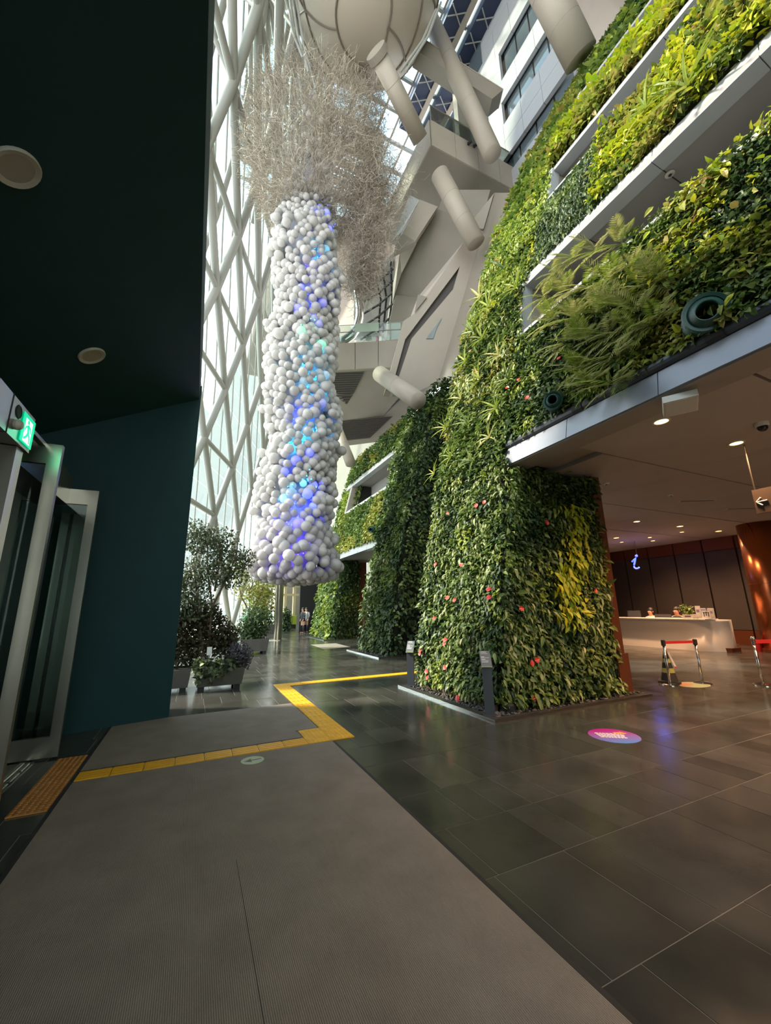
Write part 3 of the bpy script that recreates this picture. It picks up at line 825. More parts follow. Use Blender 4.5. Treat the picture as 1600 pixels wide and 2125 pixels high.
grille([(640, 884), (815, 868), (768, 912), (640, 925)], 14, 'g')

# ================================================================== GLASS FACADE ON A TUBULAR SPACE FRAME
HB = ray(450, 1000)[:2]; HB = HB / np.linalg.norm(HB)
DD = np.array([math.sin(math.radians(22)), math.cos(math.radians(22))])
PR = [31.5, 30, 28, 24.6, 20.0, 15.6, 11.6, 7.2, 1.5]
PZ = [0, 5, 10.3, 16.0, 20.6, 24.2, 27.2, 30.0, 33.0]
ARC = np.concatenate([[0], np.cumsum(np.hypot(np.diff(PR), np.diff(PZ)))])
def shell_pt(a, s, off=0.0):
    r = np.interp(s, ARC, PR); z = np.interp(s, ARC, PZ)
    k = 0.42 + 0.58 * r / 31.5
    p = np.array([*(HB * r + DD * a * k), z])
    if off:
        r2 = np.interp(s + 0.4, ARC, PR); z2 = np.interp(s + 0.4, ARC, PZ); k2 = 0.42 + 0.58 * r2 / 31.5
        tg = np.array([*(HB * r2 + DD * a * k2), z2]) - p
        n = np.cross(np.array([DD[0], DD[1], 0]), tg); n /= np.linalg.norm(n)
        if n[0] > 0: n = -n
        p = p + n * off
    return p
frame = thing('space_frame', 'silver tubular space frame of triangles carrying the glass facade', 'truss', shell_pt(0, 0))
SA, SS = 5.7, 4.2
rows = int(ARC[-1] / SS)
cols = range(-3, 7)
def node(i, j, layer):
    a = (i + 0.5 * (j % 2)) * SA + (SA * 0.5 if layer else 0)
    s = j * SS + (SS * 0.45 if layer else 0)
    return shell_pt(a, min(s, ARC[-1]), 2.3 if layer else 0)
members = []
for j in range(rows + 1):
    for i in cols:
        sh = j % 2
        for layer, r in ((0, 0.20), (1, 0.135)):
            p = node(i, j, layer)
            if i + 1 in cols: members.append((p, node(i + 1, j, layer), r * 0.8))
            if j < rows:
                members.append((p, node(i + (0 if sh == 0 else 1) , j + 1, layer), r * 1.15))
                members.append((p, node(i - (1 if sh == 0 else 0), j + 1, layer), r))
        p = node(i, j, 1)
        members.append((p, node(i, j, 0), 0.105))
        members.append((p, node(i + 1, j, 0), 0.105))
        if j < rows: members.append((p, node(i + sh, j + 1, 0), 0.105))
def visible_rank(m):
    c = (m[0] + m[1]) / 2; z = depth_of(c)
    px = 800 + FPX * ((c - CAM) @ CR) / z
    return z / m[2] + (0 if 390 < px < 610 else 500)
members.sort(key=visible_rank)
for a, b, r in members[:300]:
    obj('tube', MB().tube(a, b, r, 8, caps=False), M['truss'], frame, smooth=True)
rest = MB()
for a, b, r in members[300:]: rest.tube(a, b, r, 6, caps=False)
obj('tube_web', rest, M['truss'], frame, kind='stuff', smooth=True)
# glass skin just outside the frame
skin = thing('glass_facade', 'curved facade of clear glass panes outside the tubular frame', 'facade', shell_pt(0, 0, 3))
NA, NS = 20, int(ARC[-1] / 1.9)
thin = MB()
for i in range(NA):
    for j in range(NS):
        a0 = -12 + i * 2.3; a1 = a0 + 2.3; s0 = j * 1.9; s1 = s0 + 1.9
        q = [shell_pt(a0, s0, 3.0), shell_pt(a1, s0, 3.0), shell_pt(a1, s1, 3.0), shell_pt(a0, s1, 3.0)]
        c = sum(q) / 4
        nrm = np.cross(q[1] - q[0], q[3] - q[0]); nrm /= np.linalg.norm(nrm)
        qq = [c + (p - c) * 0.985 for p in q]
        z = depth_of(c); px = 800 + FPX * ((c - CAM) @ CR) / z
        if 370 < px < 640 and (i + j) % 1 == 0:
            if len(skin.children) < 300: obj('pane', MB().prism(qq, nrm * 0.02), M['facade_glass'], skin)
            else: thin.prism(qq, nrm * 0.02)
        else: thin.prism(qq, nrm * 0.02)
obj('pane_field', thin, M['facade_glass'], skin, kind='stuff')
mul = MB()
for i in range(NA + 1):
    a0 = -12 + i * 2.3
    for j in range(NS): mul.tube(shell_pt(a0, j * 1.9, 2.95), shell_pt(a0, j * 1.9 + 1.9, 2.95), 0.05, 4, caps=False)
obj('glazing_bars', mul, M['truss'], skin, kind='stuff')

# ================================================================== HANGING BALLOON SCULPTURE
SC = np.array([3.32, 15.0])
sculpt = thing('balloon_sculpture', 'hanging column of white balloons lit blue from within under a wire cloud', 'sculpture', (SC[0], SC[1], 2.85))
def balloon_mat():
    m = mat('pearl_balloon', (0.74, 0.72, 0.70), 0.22, island=[(0.44, 0.42, 0.40), (0.64, 0.615, 0.59), (0.54, 0.52, 0.50), (0.74, 0.715, 0.69)], spec=0.5)
    nt = m.node_tree; n = nt.nodes; l = nt.links
    b = n['Principled BSDF']; o = n['Material Output']
    tr = n.new('ShaderNodeBsdfTranslucent'); tr.inputs[0].default_value = (0.74, 0.73, 0.73, 1)
    mx = n.new('ShaderNodeMixShader'); mx.inputs[0].default_value = 0.36
    l.new(b.outputs[0], mx.inputs[1]); l.new(tr.outputs[0], mx.inputs[2]); l.new(mx.outputs[0], o.inputs[0])
    return m
MBAL = balloon_mat()
def balloon_mb():
    prof = [(0.0001, 1.0), (0.42, 0.91), (0.76, 0.65), (0.96, 0.25), (1.0, 0.0), (0.93, -0.38), (0.70, -0.80), (0.36, -1.15), (0.10, -1.34), (0.13, -1.46), (0.0001, -1.47)]
    mb = MB().lathe(prof[::-1], (0, 0, 0), 12); mb.smooth = True
    return mb
B0 = balloon_mb().mesh('balloon'); B0.materials.append(MBAL)
bv = np.empty(len(B0.vertices) * 3, np.float32); B0.vertices.foreach_get('co', bv); bv = bv.reshape(-1, 3)
bf_tri = []
for p in B0.polygons:
    v = list(p.vertices)
    for k in range(1, len(v) - 1): bf_tri.append((v[0], v[k], v[k + 1]))
bf_tri = np.array(bf_tri)
def col_radius(z, th):
    r = 1.33 + 0.13 * math.sin(th * 1.0 + z * 0.95) + 0.07 * math.sin(2 * th - z * 1.9 + 1)
    if z < 4.2: r += 0.24 * (1 - (z - 2.9) / 1.3) ** 1.0
    if z > 18.2: r -= 0.10 * (z - 18.2)
    return r
ZB, ZT = 3.05, 20.6
NB = 1560
spots = []
GA = math.pi * (3 - math.sqrt(5))
for k in range(NB):
    z = ZB + (ZT - ZB) * ((k + 0.5) / NB)
    th = k * GA + random.uniform(-0.07, 0.07); z += random.uniform(-0.09, 0.09)
    if z > 19.2 and random.random() < (z - 19.2) * 0.55: continue
    r = col_radius(z, th) + random.uniform(-0.13, 0.07)
    if random.random() < 0.09: r += random.uniform(0.10, 0.26)
    s = random.choice([0.145, 0.165, 0.175, 0.185, 0.195, 0.215]) * random.uniform(0.95, 1.05) * (1.12 if z < 4.6 else 1.0) * (0.85 if z > 18.5 else 1.0)
    out = Vector((math.cos(th), math.sin(th), random.uniform(-0.55, 0.05))).normalized()
    spots.append((Vector((SC[0] + r * math.cos(th), SC[1] + r * math.sin(th), z)), out, s))
# the rounded underside
for k in range(110):
    rr = 1.5 * math.sqrt((k + 0.5) / 110); th = k * GA
    z = ZB + 0.06 - 0.42 * math.sqrt(max(0, 1 - (rr / 1.6) ** 2)) + random.uniform(-0.10, 0.08)
    spots.append((Vector((SC[0] + rr * math.cos(th), SC[1] + rr * math.sin(th), z)), Vector((math.cos(th) * rr * 0.5, math.sin(th) * rr * 0.5, -1)).normalized(), random.uniform(0.15, 0.20)))
# loose balloons thinning out into the wire cloud
for k in range(150):
    z = random.uniform(20.0, 24.0); th = random.uniform(0, 2 * math.pi); r = random.uniform(0.2, 1.0 + (z - 20) * 0.35)
    spots.append((Vector((SC[0] + r * math.cos(th), SC[1] + r * math.sin(th), z)), Vector((0.3 * math.cos(th), 0.3 * math.sin(th), -1)).normalized(), random.uniform(0.11, 0.15)))
def bal_rank(s):
    p = np.array(s[0]); facing = (Vector(CAM) - s[0]).normalized() @ s[1]
    return depth_of(p) / s[2] + (0 if facing > 0.35 else 400)
spots.sort(key=bal_rank)
for p, out, s in spots[:300]:
    q = out.to_track_quat('Z', 'Y')
    copy_at(B0, 'balloon', p, q, (s, s, s * random.uniform(1.0, 1.12)), sculpt)
V = []; Fc = []
for i, (p, out, s) in enumerate(spots[300:]):
    q = np.array(out.to_track_quat('Z', 'Y').to_matrix())
    V.append((bv * s) @ q.T + np.array(p)); Fc.append(bf_tri + i * len(bv))
point_mesh('balloon_mass', np.concatenate(V), np.concatenate(Fc), MBAL, sculpt, 'stuff', smooth=True)
# hanging core and LED string
obj('core_net', MB().lathe([(0.0001, 2.9), (0.75, 3.0), (0.9, 5), (0.9, 18), (0.5, 21), (0.05, 26), (0.0001, 26.1)], (SC[0], SC[1], 0), 16), mat('core_net', (0.40, 0.42, 0.50), 0.7), sculpt)
obj('hanging_cable', MB().tube((SC[0], SC[1], 26), (SC[0], SC[1], 37.9), 0.03, 6), M['steel'], sculpt)
led_cols = {'blue': (0.03, 0.06, 1.0), 'cyan': (0.05, 0.55, 1.0), 'violet': (0.16, 0.08, 1.0), 'green': (0.10, 0.85, 0.55)}
led_m = {k: mat('led_' + k, c, emit=c, estr=5) for k, c in led_cols.items()}
to_cam = math.atan2(-SC[1], -SC[0])
leds0 = [(3.5, 0.10, 'violet', 26), (4.2, -0.25, 'violet', 30), (4.9, 0.15, 'blue', 42), (5.7, 0.35, 'blue', 34), (5.9, -0.1, 'cyan', 20), (7.0, 0.0, 'blue', 16), (8.0, 0.15, 'cyan', 20), (9.0, 0.25, 'blue', 22), (10.2, 0.2, 'cyan', 18), (11.2, 0.25, 'cyan', 16),
        (12.4, 0.1, 'green', 12), (13.5, -0.05, 'blue', 14), (14.5, 0.1, 'blue', 10), (15.8, 0.2, 'violet', 12), (16.6, 0.45, 'cyan', 10), (18.6, 0.45, 'blue', 14)]
leds = [(z + dz, d + dd, c, pw * 0.24) for z, d, c, pw in leds0 for dz, dd in ((0, -0.15), (0.35, 0.25), (-0.35, 0.5 if z > 10 else -0.45))]
for z, dth, c, pw in leds:
    th = to_cam + dth
    r = 1.12
    p = Vector((SC[0] + r * math.cos(th), SC[1] + r * math.sin(th), z))
    for q in range(3):
        pp = p + Vector((random.uniform(-0.35, 0.35), random.uniform(-0.1, 0.1), random.uniform(-0.4, 0.4)))
        obj('led_bulb', MB().ball(pp + Vector((0.16 * math.cos(to_cam), 0.16 * math.sin(to_cam), 0)), 0.022, 6, 4), led_m[c], sculpt)
    ld = bpy.data.lights.new('led_light', 'POINT'); ld.energy = pw * (0.8 if c == 'violet' else 1.7); ld.color = led_cols[c]; ld.shadow_soft_size = 0.06
    lo = bpy.data.objects.new('led_light', ld); COL.objects.link(lo); attach(lo, p, sculpt)
# wire cloud: fine curling wires above and to the right of the column
def wires(n, center_fn, length, thick, seed):
    g = np.random.default_rng(seed)
    V = []; Fc = []; k = 0
    for _ in range(n):
        p, d = center_fn(g)
        pts = [p]
        L = length * g.uniform(0.5, 1.3) / 3
        for s in range(3):
            d = d + g.normal(0, 0.55, 3); d /= np.linalg.norm(d)
            pts.append(pts[-1] + d * L)
        sd = g.normal(0, 1, 3)
        for s in range(4):
            a = np.cross(d, sd); a /= np.linalg.norm(a) + 1e-9; b = np.cross(d, a)
            for t in range(3):
                V.append(pts[s] + (a * math.cos(2.1 * t) + b * math.sin(2.1 * t)) * thick)
        for s in range(3):
            for t in range(3):
                i0 = k + s * 3 + t; i1 = k + s * 3 + (t + 1) % 3
                Fc.append((i0, i1, i1 + 3)); Fc.append((i0, i1 + 3, i0 + 3))
        k += 12
    return np.array(V), np.array(Fc)
def cloud_main(g):
    z = 19.4 + 5.9 * g.random() ** 1.15
    th = g.uniform(0, 2 * math.pi)
    rmax = 1.5 + 1.75 * min(1, max(0, z - 19.4) / 2.6) ** 0.8
    r = rmax * (g.uniform(0.72, 1.0) if g.random() < 0.82 else g.random())
    d = np.array([math.cos(th), math.sin(th), g.uniform(-0.3, 1.2)])
    return np.array([SC[0] + 0.1 + r * math.cos(th), SC[1] + r * math.sin(th), z]), d / np.linalg.norm(d)
def cloud_lobe(g):
    # the lobe that drops on the right towards the footbridge
    f = g.random()
    c = (1 - f) * np.array(deep(790, 345, 19.0)) + f * np.array(deep(752, 600, 18.8))
    w = 1.35 * (1 - 0.55 * f)
    o = g.normal(0, 0.5, 3) * np.array([w, w, 0.9])
    d = g.normal(0, 1, 3); d[2] -= 0.3
    return c + o, d / np.linalg.norm(d)
def cloud_top(g):
    p = np.array(deep(g.uniform(640, 800), g.uniform(165, 330), g.uniform(18.6, 20.6)))
    d = np.array([g.uniform(-0.4, 0.4), g.uniform(-0.4, 0.4), 1.0])
    return p, d / np.linalg.norm(d)
v1, f1 = wires(12500, cloud_main, 0.72, 0.0064, 1)
v2, f2 = wires(9000, cloud_lobe, 0.66, 0.0064, 2)
v3, f3 = wires(3600, cloud_top, 0.9, 0.0064, 3)
point_mesh('wire_cloud', np.concatenate([v1, v2, v3]), np.concatenate([f1, f2 + len(v1), f3 + len(v1) + len(v2)]), M['wire'], sculpt, 'stuff')

# ================================================================== FOLIAGE
LV = np.array([(0, 0, 0), (0.3, 0.5, 0.08), (0.3, -0.5, 0.08), (0.3, 0, -0.01), (0.66, 0.40, 0.02), (0.66, -0.40, 0.02), (0.66, 0, -0.07), (1.0, 0, -0.20)])
LF = np.array([(0, 3, 1), (0, 2, 3), (1, 3, 6), (1, 6, 4), (2, 5, 6), (2, 6, 3), (4, 6, 7), (6, 5, 7)])
def unit(a): return a / (np.linalg.norm(a, axis=-1, keepdims=True) + 1e-9)
def leaf_frames(nrm, g, down=0.6, out=0.5, jitter=0.6):
    n = len(nrm)
    ax = unit(nrm * out + np.array([0, 0, -1.0]) * down + g.normal(0, jitter, (n, 3)))
    zz = unit(nrm * 0.8 + np.array([0, 0, 0.55]) + g.normal(0, 0.30, (n, 3)))
    yy = unit(np.cross(zz, ax)); zz = np.cross(ax, yy)
    return ax, yy, zz
def leaves(pos, nrm, L, W, g, **kw):
    ax, yy, zz = leaf_frames(nrm, g, **kw)
    n = len(pos)
    Ls = (L * g.uniform(0.65, 1.25, n))[:, None, None]; Ws = Ls * W
    t = LV[None]
    v = pos[:, None] + t[..., 0:1] * Ls * ax[:, None] + t[..., 1:2] * Ws * yy[:, None] + t[..., 2:3] * Ls * zz[:, None]
    f = (LF[None] + (np.arange(n) * len(LV))[:, None, None])
    return v.reshape(-1, 3), f.reshape(-1, 3)
def vnoise(a, b, seed, sc):
    g = np.random.default_rng(seed); T = g.random((64, 64))
    a = a / sc; b = b / sc
    i = np.floor(a).astype(int); j = np.floor(b).astype(int); fa = a - i; fb = b - j
    fa = fa * fa * (3 - 2 * fa); fb = fb * fb * (3 - 2 * fb)
    q = lambda u, v: T[u % 64, v % 64]
    return (q(i, j) * (1 - fa) + q(i + 1, j) * fa) * (1 - fb) + (q(i, j + 1) * (1 - fa) + q(i + 1, j + 1) * fa) * fb
LEAF_MESH = {}
def leaf_mesh(m, w):
    k = (m.name, round(w, 2))
    if k not in LEAF_MESH:
        v = LV * np.array([1, w, 1]); v = v - np.array([0.0, 0, 0])
        me = bpy.data.meshes.new('leaf'); me.from_pydata([tuple(p) for p in v], [], [tuple(f) for f in LF]); me.update(); me.materials.append(m)
        LEAF_MESH[k] = me
    return LEAF_MESH[k]
def leaf_parts(parent, pos, nrm, L, W, m, g, **kw):
    ax, yy, zz = leaf_frames(nrm, g, **kw)
    me = leaf_mesh(m, W)
    for p, a, y_, z_ in zip(pos, ax, yy, zz):
        q = Matrix((a, y_, z_)).transposed().to_quaternion()
        copy_at(me, 'leaf', p, q, float(L * g.uniform(0.8, 1.3)), parent)
def lean_sampler(z0, z1, y0, y1, dx=0.0, bulge=0.16):
    def f(n, g):
        z = g.uniform(z0, z1, n); y_ = g.uniform(y0, y1, n)
        x = np.interp(z, ZP, XP) + dx
        b = vnoise(y_, z, 5, 0.45) * bulge + vnoise(y_, z, 9, 1.4) * bulge * 0.7
        s = np.interp(z + 0.2, ZP, XP) - np.interp(z - 0.2, ZP, XP)
        nr = unit(np.stack([-np.ones(n), np.zeros(n), s / 0.4], 1))
        dep = g.random(n) ** 0.6
        pos = np.stack([x, y_, z], 1) + nr * ((b * dep + 0.02) - 0.05)[:, None]
        return pos, nr, y_, z
    return f
def face_sampler(z0, z1, x0fn, x1, yv, bulge=0.16):
    def f(n, g):
        z = g.uniform(z0, z1, n); u = g.random(n)
        xa = np.array([x0fn(q) for q in z]); x = xa + (x1 - xa) * u
        b = vnoise(x + 40, z, 6, 0.45) * bulge + vnoise(x + 40, z, 10, 1.3) * bulge * 0.7
        nr = np.tile(np.array([0, -1.0, 0]), (n, 1))
        dep = g.random(n) ** 0.6
        return np.stack([x, np.full(n, yv) - b * dep + 0.02, z], 1), nr, x, z
    return f
def planting(parent, sampler, n, species, seed, patch=0.7):
    """species: list of (material, length, width, weight, frame keywords); patches of one kind stay together"""
    g = np.random.default_rng(seed)
    pos, nr, u, v = sampler(n, g)
    val = (vnoise(u, v, seed + 3, patch) + 0.35 * vnoise(u, v, seed + 5, patch * 0.35) + g.normal(0, 0.05, n))
    order = np.argsort(np.argsort(val)) / n
    w = np.cumsum([s[3] for s in species]); w = w / w[-1]; lo = 0
    for (m, L, W, _, kw), hi in zip(species, w):
        sel = (order >= lo) & (order < hi); lo = hi
        if sel.sum() < 3: continue
        vv, ff = leaves(pos[sel], nr[sel], L, W, g, **kw)
        point_mesh('foliage', vv, ff, m, parent, 'stuff', smooth=True)
def feature_leaves(parent, sampler, n, species, seed):
    g = np.random.default_rng(seed)
    pos, nr, u, v = sampler(n, g)
    tot = sum(s[3] for s in species); k = 0
    for m, L, W, wt, kw in species:
        c = int(round(n * wt / tot))
        leaf_parts(parent, pos[k:k + c] + nr[k:k + c] * 0.06, nr[k:k + c], L, W, m, g, **kw); k += c
D0 = dict(down=0.5, out=0.6, jitter=0.55)
DN = dict(down=0.9, out=0.35, jitter=0.35)
UPW = dict(down=-0.3, out=0.7, jitter=0.5)

# --- nearest pier, hall face and near face
pier = thing('living_wall', 'nearest planted pier of mixed green leaves and red flowers beside the lobby', 'green wall', (5.8, 5.6, 0))
sp_pier = [(L_DARK, 0.105, 0.55, 3, D0), (L_MID, 0.115, 0.5, 4, D0), (L_PALE, 0.15, 0.34, 1.3, DN), (L_MID, 0.09, 0.62, 3, D0), (L_DARK, 0.13, 0.42, 2, DN), (L_FERN, 0.10, 0.55, 1.2, D0)]
face1 = face_sampler(0.10, 4.2, lambda z: wx(z) - 0.04, 7.38, 5.46)
side1 = lean_sampler(0.12, 4.4, 5.45, 8.02)
planting(pier, face1, 11500, sp_pier, 21, 0.55)
planting(pier, side1, 8200, sp_pier, 22, 0.6)
lime_box = lambda n, g: (lambda x, z: (np.stack([x, np.full(n, 5.24) + g.uniform(-0.06, 0.08, n), z], 1), np.tile(np.array([0, -1.0, 0]), (n, 1)), x, z))(*(lambda q: (6.30 + 0.22 * np.sin(q * 2.6) + g.normal(0, 0.17, n), q))(g.uniform(1.25, 3.55, n)))
g_ = np.random.default_rng(77)
p_, n_, _, _ = lime_box(330, g_)
vv, ff = leaves(p_, n_, 0.145, 0.46, g_, **DN)
point_mesh('foliage', vv, ff, L_LIME, pier, 'stuff')
feature_leaves(pier, lime_box, 70, [(L_LIME, 0.17, 0.48, 1, DN)], 78)
feature_leaves(pier, face1, 150, [(L_MID, 0.15, 0.5, 2, D0), (L_PALE, 0.19, 0.32, 2, DN), (L_DARK, 0.17, 0.5, 1, D0)], 79)
feature_leaves(pier, side1, 80, [(L_MID, 0.15, 0.5, 1, D0), (L_PALE, 0.19, 0.32, 1, DN)], 80)

# --- the planted strip that climbs on above the pier
strip = thing('living_wall', 'tall planted strip climbing from the nearest pier past every balcony end', 'green wall', (6.2, 6.9, 4.3))
sp_up = [(L_MID, 0.14, 0.5, 4, D0), (L_DARK, 0.13, 0.5, 2.4, D0), (L_OLIVE, 0.14, 0.45, 1.2, D0), (L_PALE, 0.17, 0.34, 1.0, DN)]
planting(strip, lean_sampler(4.3, 9.2, 5.55, 8.06), 7600, sp_up, 31, 0.6)
planting(strip, lean_sampler(9.0, 13.6, 5.6, 8.06), 6200, [(L_FERN, 0.16, 0.40, 3, DN), (L_MID, 0.15, 0.45, 1.4, D0), (L_LIME, 0.16, 0.34, 0.7, DN), (L_OLIVE, 0.15, 0.4, 1, DN)], 32, 0.8)
planting(strip, lean_sampler(13.4, 21.0, 5.7, 8.06), 5400, [(L_OLIVE, 0.19, 0.5, 3, D0), (L_MID, 0.19, 0.5, 2, D0), (L_FERN, 0.19, 0.45, 1, D0)], 33, 1.2)
planting(strip, lean_sampler(20.5, 34.0, 5.4, 8.06), 4200, [(L_MID, 0.30, 0.5, 3, D0), (L_FERN, 0.30, 0.45, 1, D0)], 34, 1.2)
feature_leaves(strip, lean_sampler(4.5, 12, 5.6, 8.0), 200, [(L_MID, 0.20, 0.42, 2, D0), (L_PALE, 0.22, 0.30, 1, DN), (L_FERN, 0.2, 0.4, 1, DN)], 35)

# --- balcony plantings of the near bay
b1 = thing('living_wall', 'broad planted balcony front with palms and round dark nozzles above the lobby', 'green wall', (5.8, 1, 4.6))
s_b1a = lean_sampler(4.72, 7.30, 2.9, 5.62)
s_b1b = lean_sampler(4.72, 7.42, -2.6, 3.0, bulge=0.22)
planting(b1, s_b1a, 5200, [(L_DARK, 0.12, 0.5, 3, D0), (L_MID, 0.12, 0.5, 3, D0), (L_FERN, 0.15, 0.3, 1, DN)], 41, 0.5)
planting(b1, s_b1b, 13500, [(L_MID, 0.105, 0.58, 2.6, D0), (L_OLIVE, 0.12, 0.55, 3.4, D0), (L_LIME, 0.12, 0.5, 1.5, D0), (L_DARK, 0.095, 0.55, 1.4, D0)], 42, 0.7)
feature_leaves(b1, lean_sampler(4.85, 7.45, -2.0, 3.0, bulge=0.26), 300, [(L_OLIVE, 0.125, 0.55, 3, D0), (L_LIME, 0.125, 0.5, 2, D0), (L_MID, 0.12, 0.5, 2, D0)], 43)

b2 = thing('living_wall', 'planted balcony front of yellow-green leaves and strap plants, second level', 'green wall', (6.8, 2, 9.2))
planting(b2, lean_sampler(9.22, 11.8, 3.6, 5.6), 3000, [(L_DARK, 0.14, 0.34, 4, DN), (L_MID, 0.13, 0.36, 1.6, DN)], 51, 0.5)
planting(b2, lean_sampler(9.25, 11.9, -3.4, 3.9, bulge=0.24), 11500, [(L_OLIVE, 0.15, 0.52, 3.6, D0), (L_MID, 0.14, 0.5, 2, D0), (L_LIME, 0.16, 0.46, 2.6, D0)], 52, 0.8)
feature_leaves(b2, lean_sampler(9.3, 11.9, -3.0, 3.9, bulge=0.3), 220, [(L_OLIVE, 0.165, 0.45, 2, D0), (L_LIME, 0.165, 0.42, 1.8, D0)], 53)
b3 = thing('living_wall', 'planted balcony front of bright yellow leaves, third level', 'green wall', (8.4, 2, 13.6))
planting(b3, lean_sampler(13.6, 15.75, 1.6, 5.75, bulge=0.26), 6000, [(L_LIME, 0.20, 0.44, 2.8, D0), (L_OLIVE, 0.19, 0.5, 3, D0)], 61, 1.1)
planting(b3, lean_sampler(13.6, 15.75, -4.5, 1.8, bulge=0.26), 6000, [(L_LIME, 0.20, 0.44, 3, D0), (L_OLIVE, 0.19, 0.5, 2, D0)], 62, 1.1)
feature_leaves(b3, lean_sampler(13.7, 15.8, -3.5, 5.6, bulge=0.3), 120, [(L_LIME, 0.30, 0.4, 1, D0)], 63)
b4 = thing('living_wall', 'planted balcony front of small green leaves, topmost level in view', 'green wall', (10, 2, 17.9))
planting(b4, lean_sampler(17.9, 20.6, -4.5, 5.8, bulge=0.24), 5200, [(L_MID, 0.24, 0.5, 3, D0), (L_FERN, 0.24, 0.45, 2, D0), (L_DARK, 0.22, 0.5, 1, D0)], 71, 1.2)

# --- the piers and balconies further down the hall
p2 = thing('living_wall', 'second planted pier, dense dark ivy-like leaves behind the nearest pier', 'green wall', (6.6, 14, 0))
sp2 = [(L_DARK, 0.18, 0.6, 3, D0), (L_MID, 0.18, 0.6, 2.2, D0), (L_PALE, 0.2, 0.4, 0.3, DN)]
planting(p2, lean_sampler(0.1, 11.3, Y2A, Y2B + 0.05, dx=DX2, bulge=0.2), 8200, sp2, 81, 0.9)
planting(p2, face_sampler(0.1, 11.4, lambda z: wx(z, DX2) - 0.03, 9.7, Y2A + 0.02), 5200, [(L_DARK, 0.18, 0.6, 4, D0), (L_MID, 0.17, 0.55, 1.4, D0)], 82, 0.9)
f2a = thing('living_wall', 'planted front of the far lower balcony, small yellow-green leaves', 'green wall', (7.8, 19, 4.6))
planting(f2a, lean_sampler(4.62, 7.0, Y2B, Y2C + 0.2, dx=DX2, bulge=0.14), 4200, [(L_OLIVE, 0.17, 0.6, 2, D0), (L_MID, 0.17, 0.6, 2.4, D0)], 83, 1.2)
f2b = thing('living_wall', 'planted front of the far upper balcony under the slatted ceiling', 'green wall', (8.6, 19, 9.2))
planting(f2b, lean_sampler(9.2, 11.0, Y2B - 0.2, Y2C + 1.4, dx=DX2, bulge=0.16), 3600, [(L_MID, 0.19, 0.6, 2, D0), (L_DARK, 0.19, 0.6, 2, D0), (L_OLIVE, 0.18, 0.6, 0.8, D0)], 84, 1.2)
p3 = thing('living_wall', 'third planted pier, sunlit left edge, beside the dark red post', 'green wall', (7.4, 23, 0))
planting(p3, lean_sampler(0.1, 9.6, 21.5, 25.2, dx=DX3, bulge=0.2), 5200, [(L_FERN, 0.22, 0.6, 2, D0), (L_MID, 0.22, 0.6, 2, D0)], 85, 1.0)
planting(p3, face_sampler(0.1, 4.25, lambda z: wx(z, DX3) - 0.03, 8.36, 21.52), 2400, [(L_DARK, 0.22, 0.6, 3, D0), (L_MID, 0.2, 0.6, 1, D0)], 86, 1.0)

# --- red anthurium flowers on the nearest pier
def wall_hit(px, py):
    """where a sight line meets the planted pier: near face first, then the leaning hall face"""
    p = on(px, py, 1, 5.30)
    if p[0] > wx(p[2]) - 0.05 and p[2] < 4.25: return p, Vector((0, -1, 0))
    d = ray(px, py); lo, hi = 3.0, 40.0
    for _ in range(60):
        t_ = (lo + hi) / 2; q = CAM + d * t_
        if q[0] < wx(max(q[2], 0)) - 0.16: lo = t_
        else: hi = t_
    q = CAM + d * lo
    return q, Vector((-0.97, 0, 0.24))
sp_prof = [(0, 0, 0), (0.18, 0.30, 0.03), (0.5, 0.40, 0.05), (0.8, 0.22, 0.02), (1.05, 0, -0.08), (0.8, -0.22, 0.02), (0.5, -0.40, 0.05), (0.18, -0.30, 0.03)]
SPME = MB().add(sp_prof + [(0.45, 0, -0.03)], [(i, (i + 1) % 8, 8) for i in range(8)]).mesh('spathe'); SPME.materials.append(M['flower'])
SXME = MB().tube((0.05, 0, 0.02), (0.5, 0, 0.22), 0.05, 6, r1=0.03).mesh('spadix'); SXME.materials.append(M['spadix'])
C1 = lambda x, y: (800 + x / 2.963, 950 + y / 2.963)
fl = [(405, 358), (640, 290), (585, 315), (970, 420), (1172, 445), (505, 660), (325, 675), (645, 820), (418, 865), (440, 895), (645, 868), (795, 930), (1260, 830), (312, 1000), (378, 1130), (385, 1165), (228, 1200), (238, 1222), (395, 1310), (280, 1335), (280, 1372), (890, 1245), (878, 1278), (465, 1465), (878, 1478)]
fl = [C1(*p) for p in fl] + [(1165, 752), (1057, 808), (1082, 795), (1035, 543), (985, 730), (992, 778), (1104, 832)]
ORD = ['lowest', 'second from below', 'third from below', 'fourth from below', 'fifth from below', 'sixth from below', 'seventh from below', 'eighth from below', 'ninth from below', 'tenth from below', 'eleventh from below', 'twelfth from below', 'thirteenth from below', 'fourteenth from below', 'fifteenth from below']
fl.sort(key=lambda q: -q[1])
seen = {}
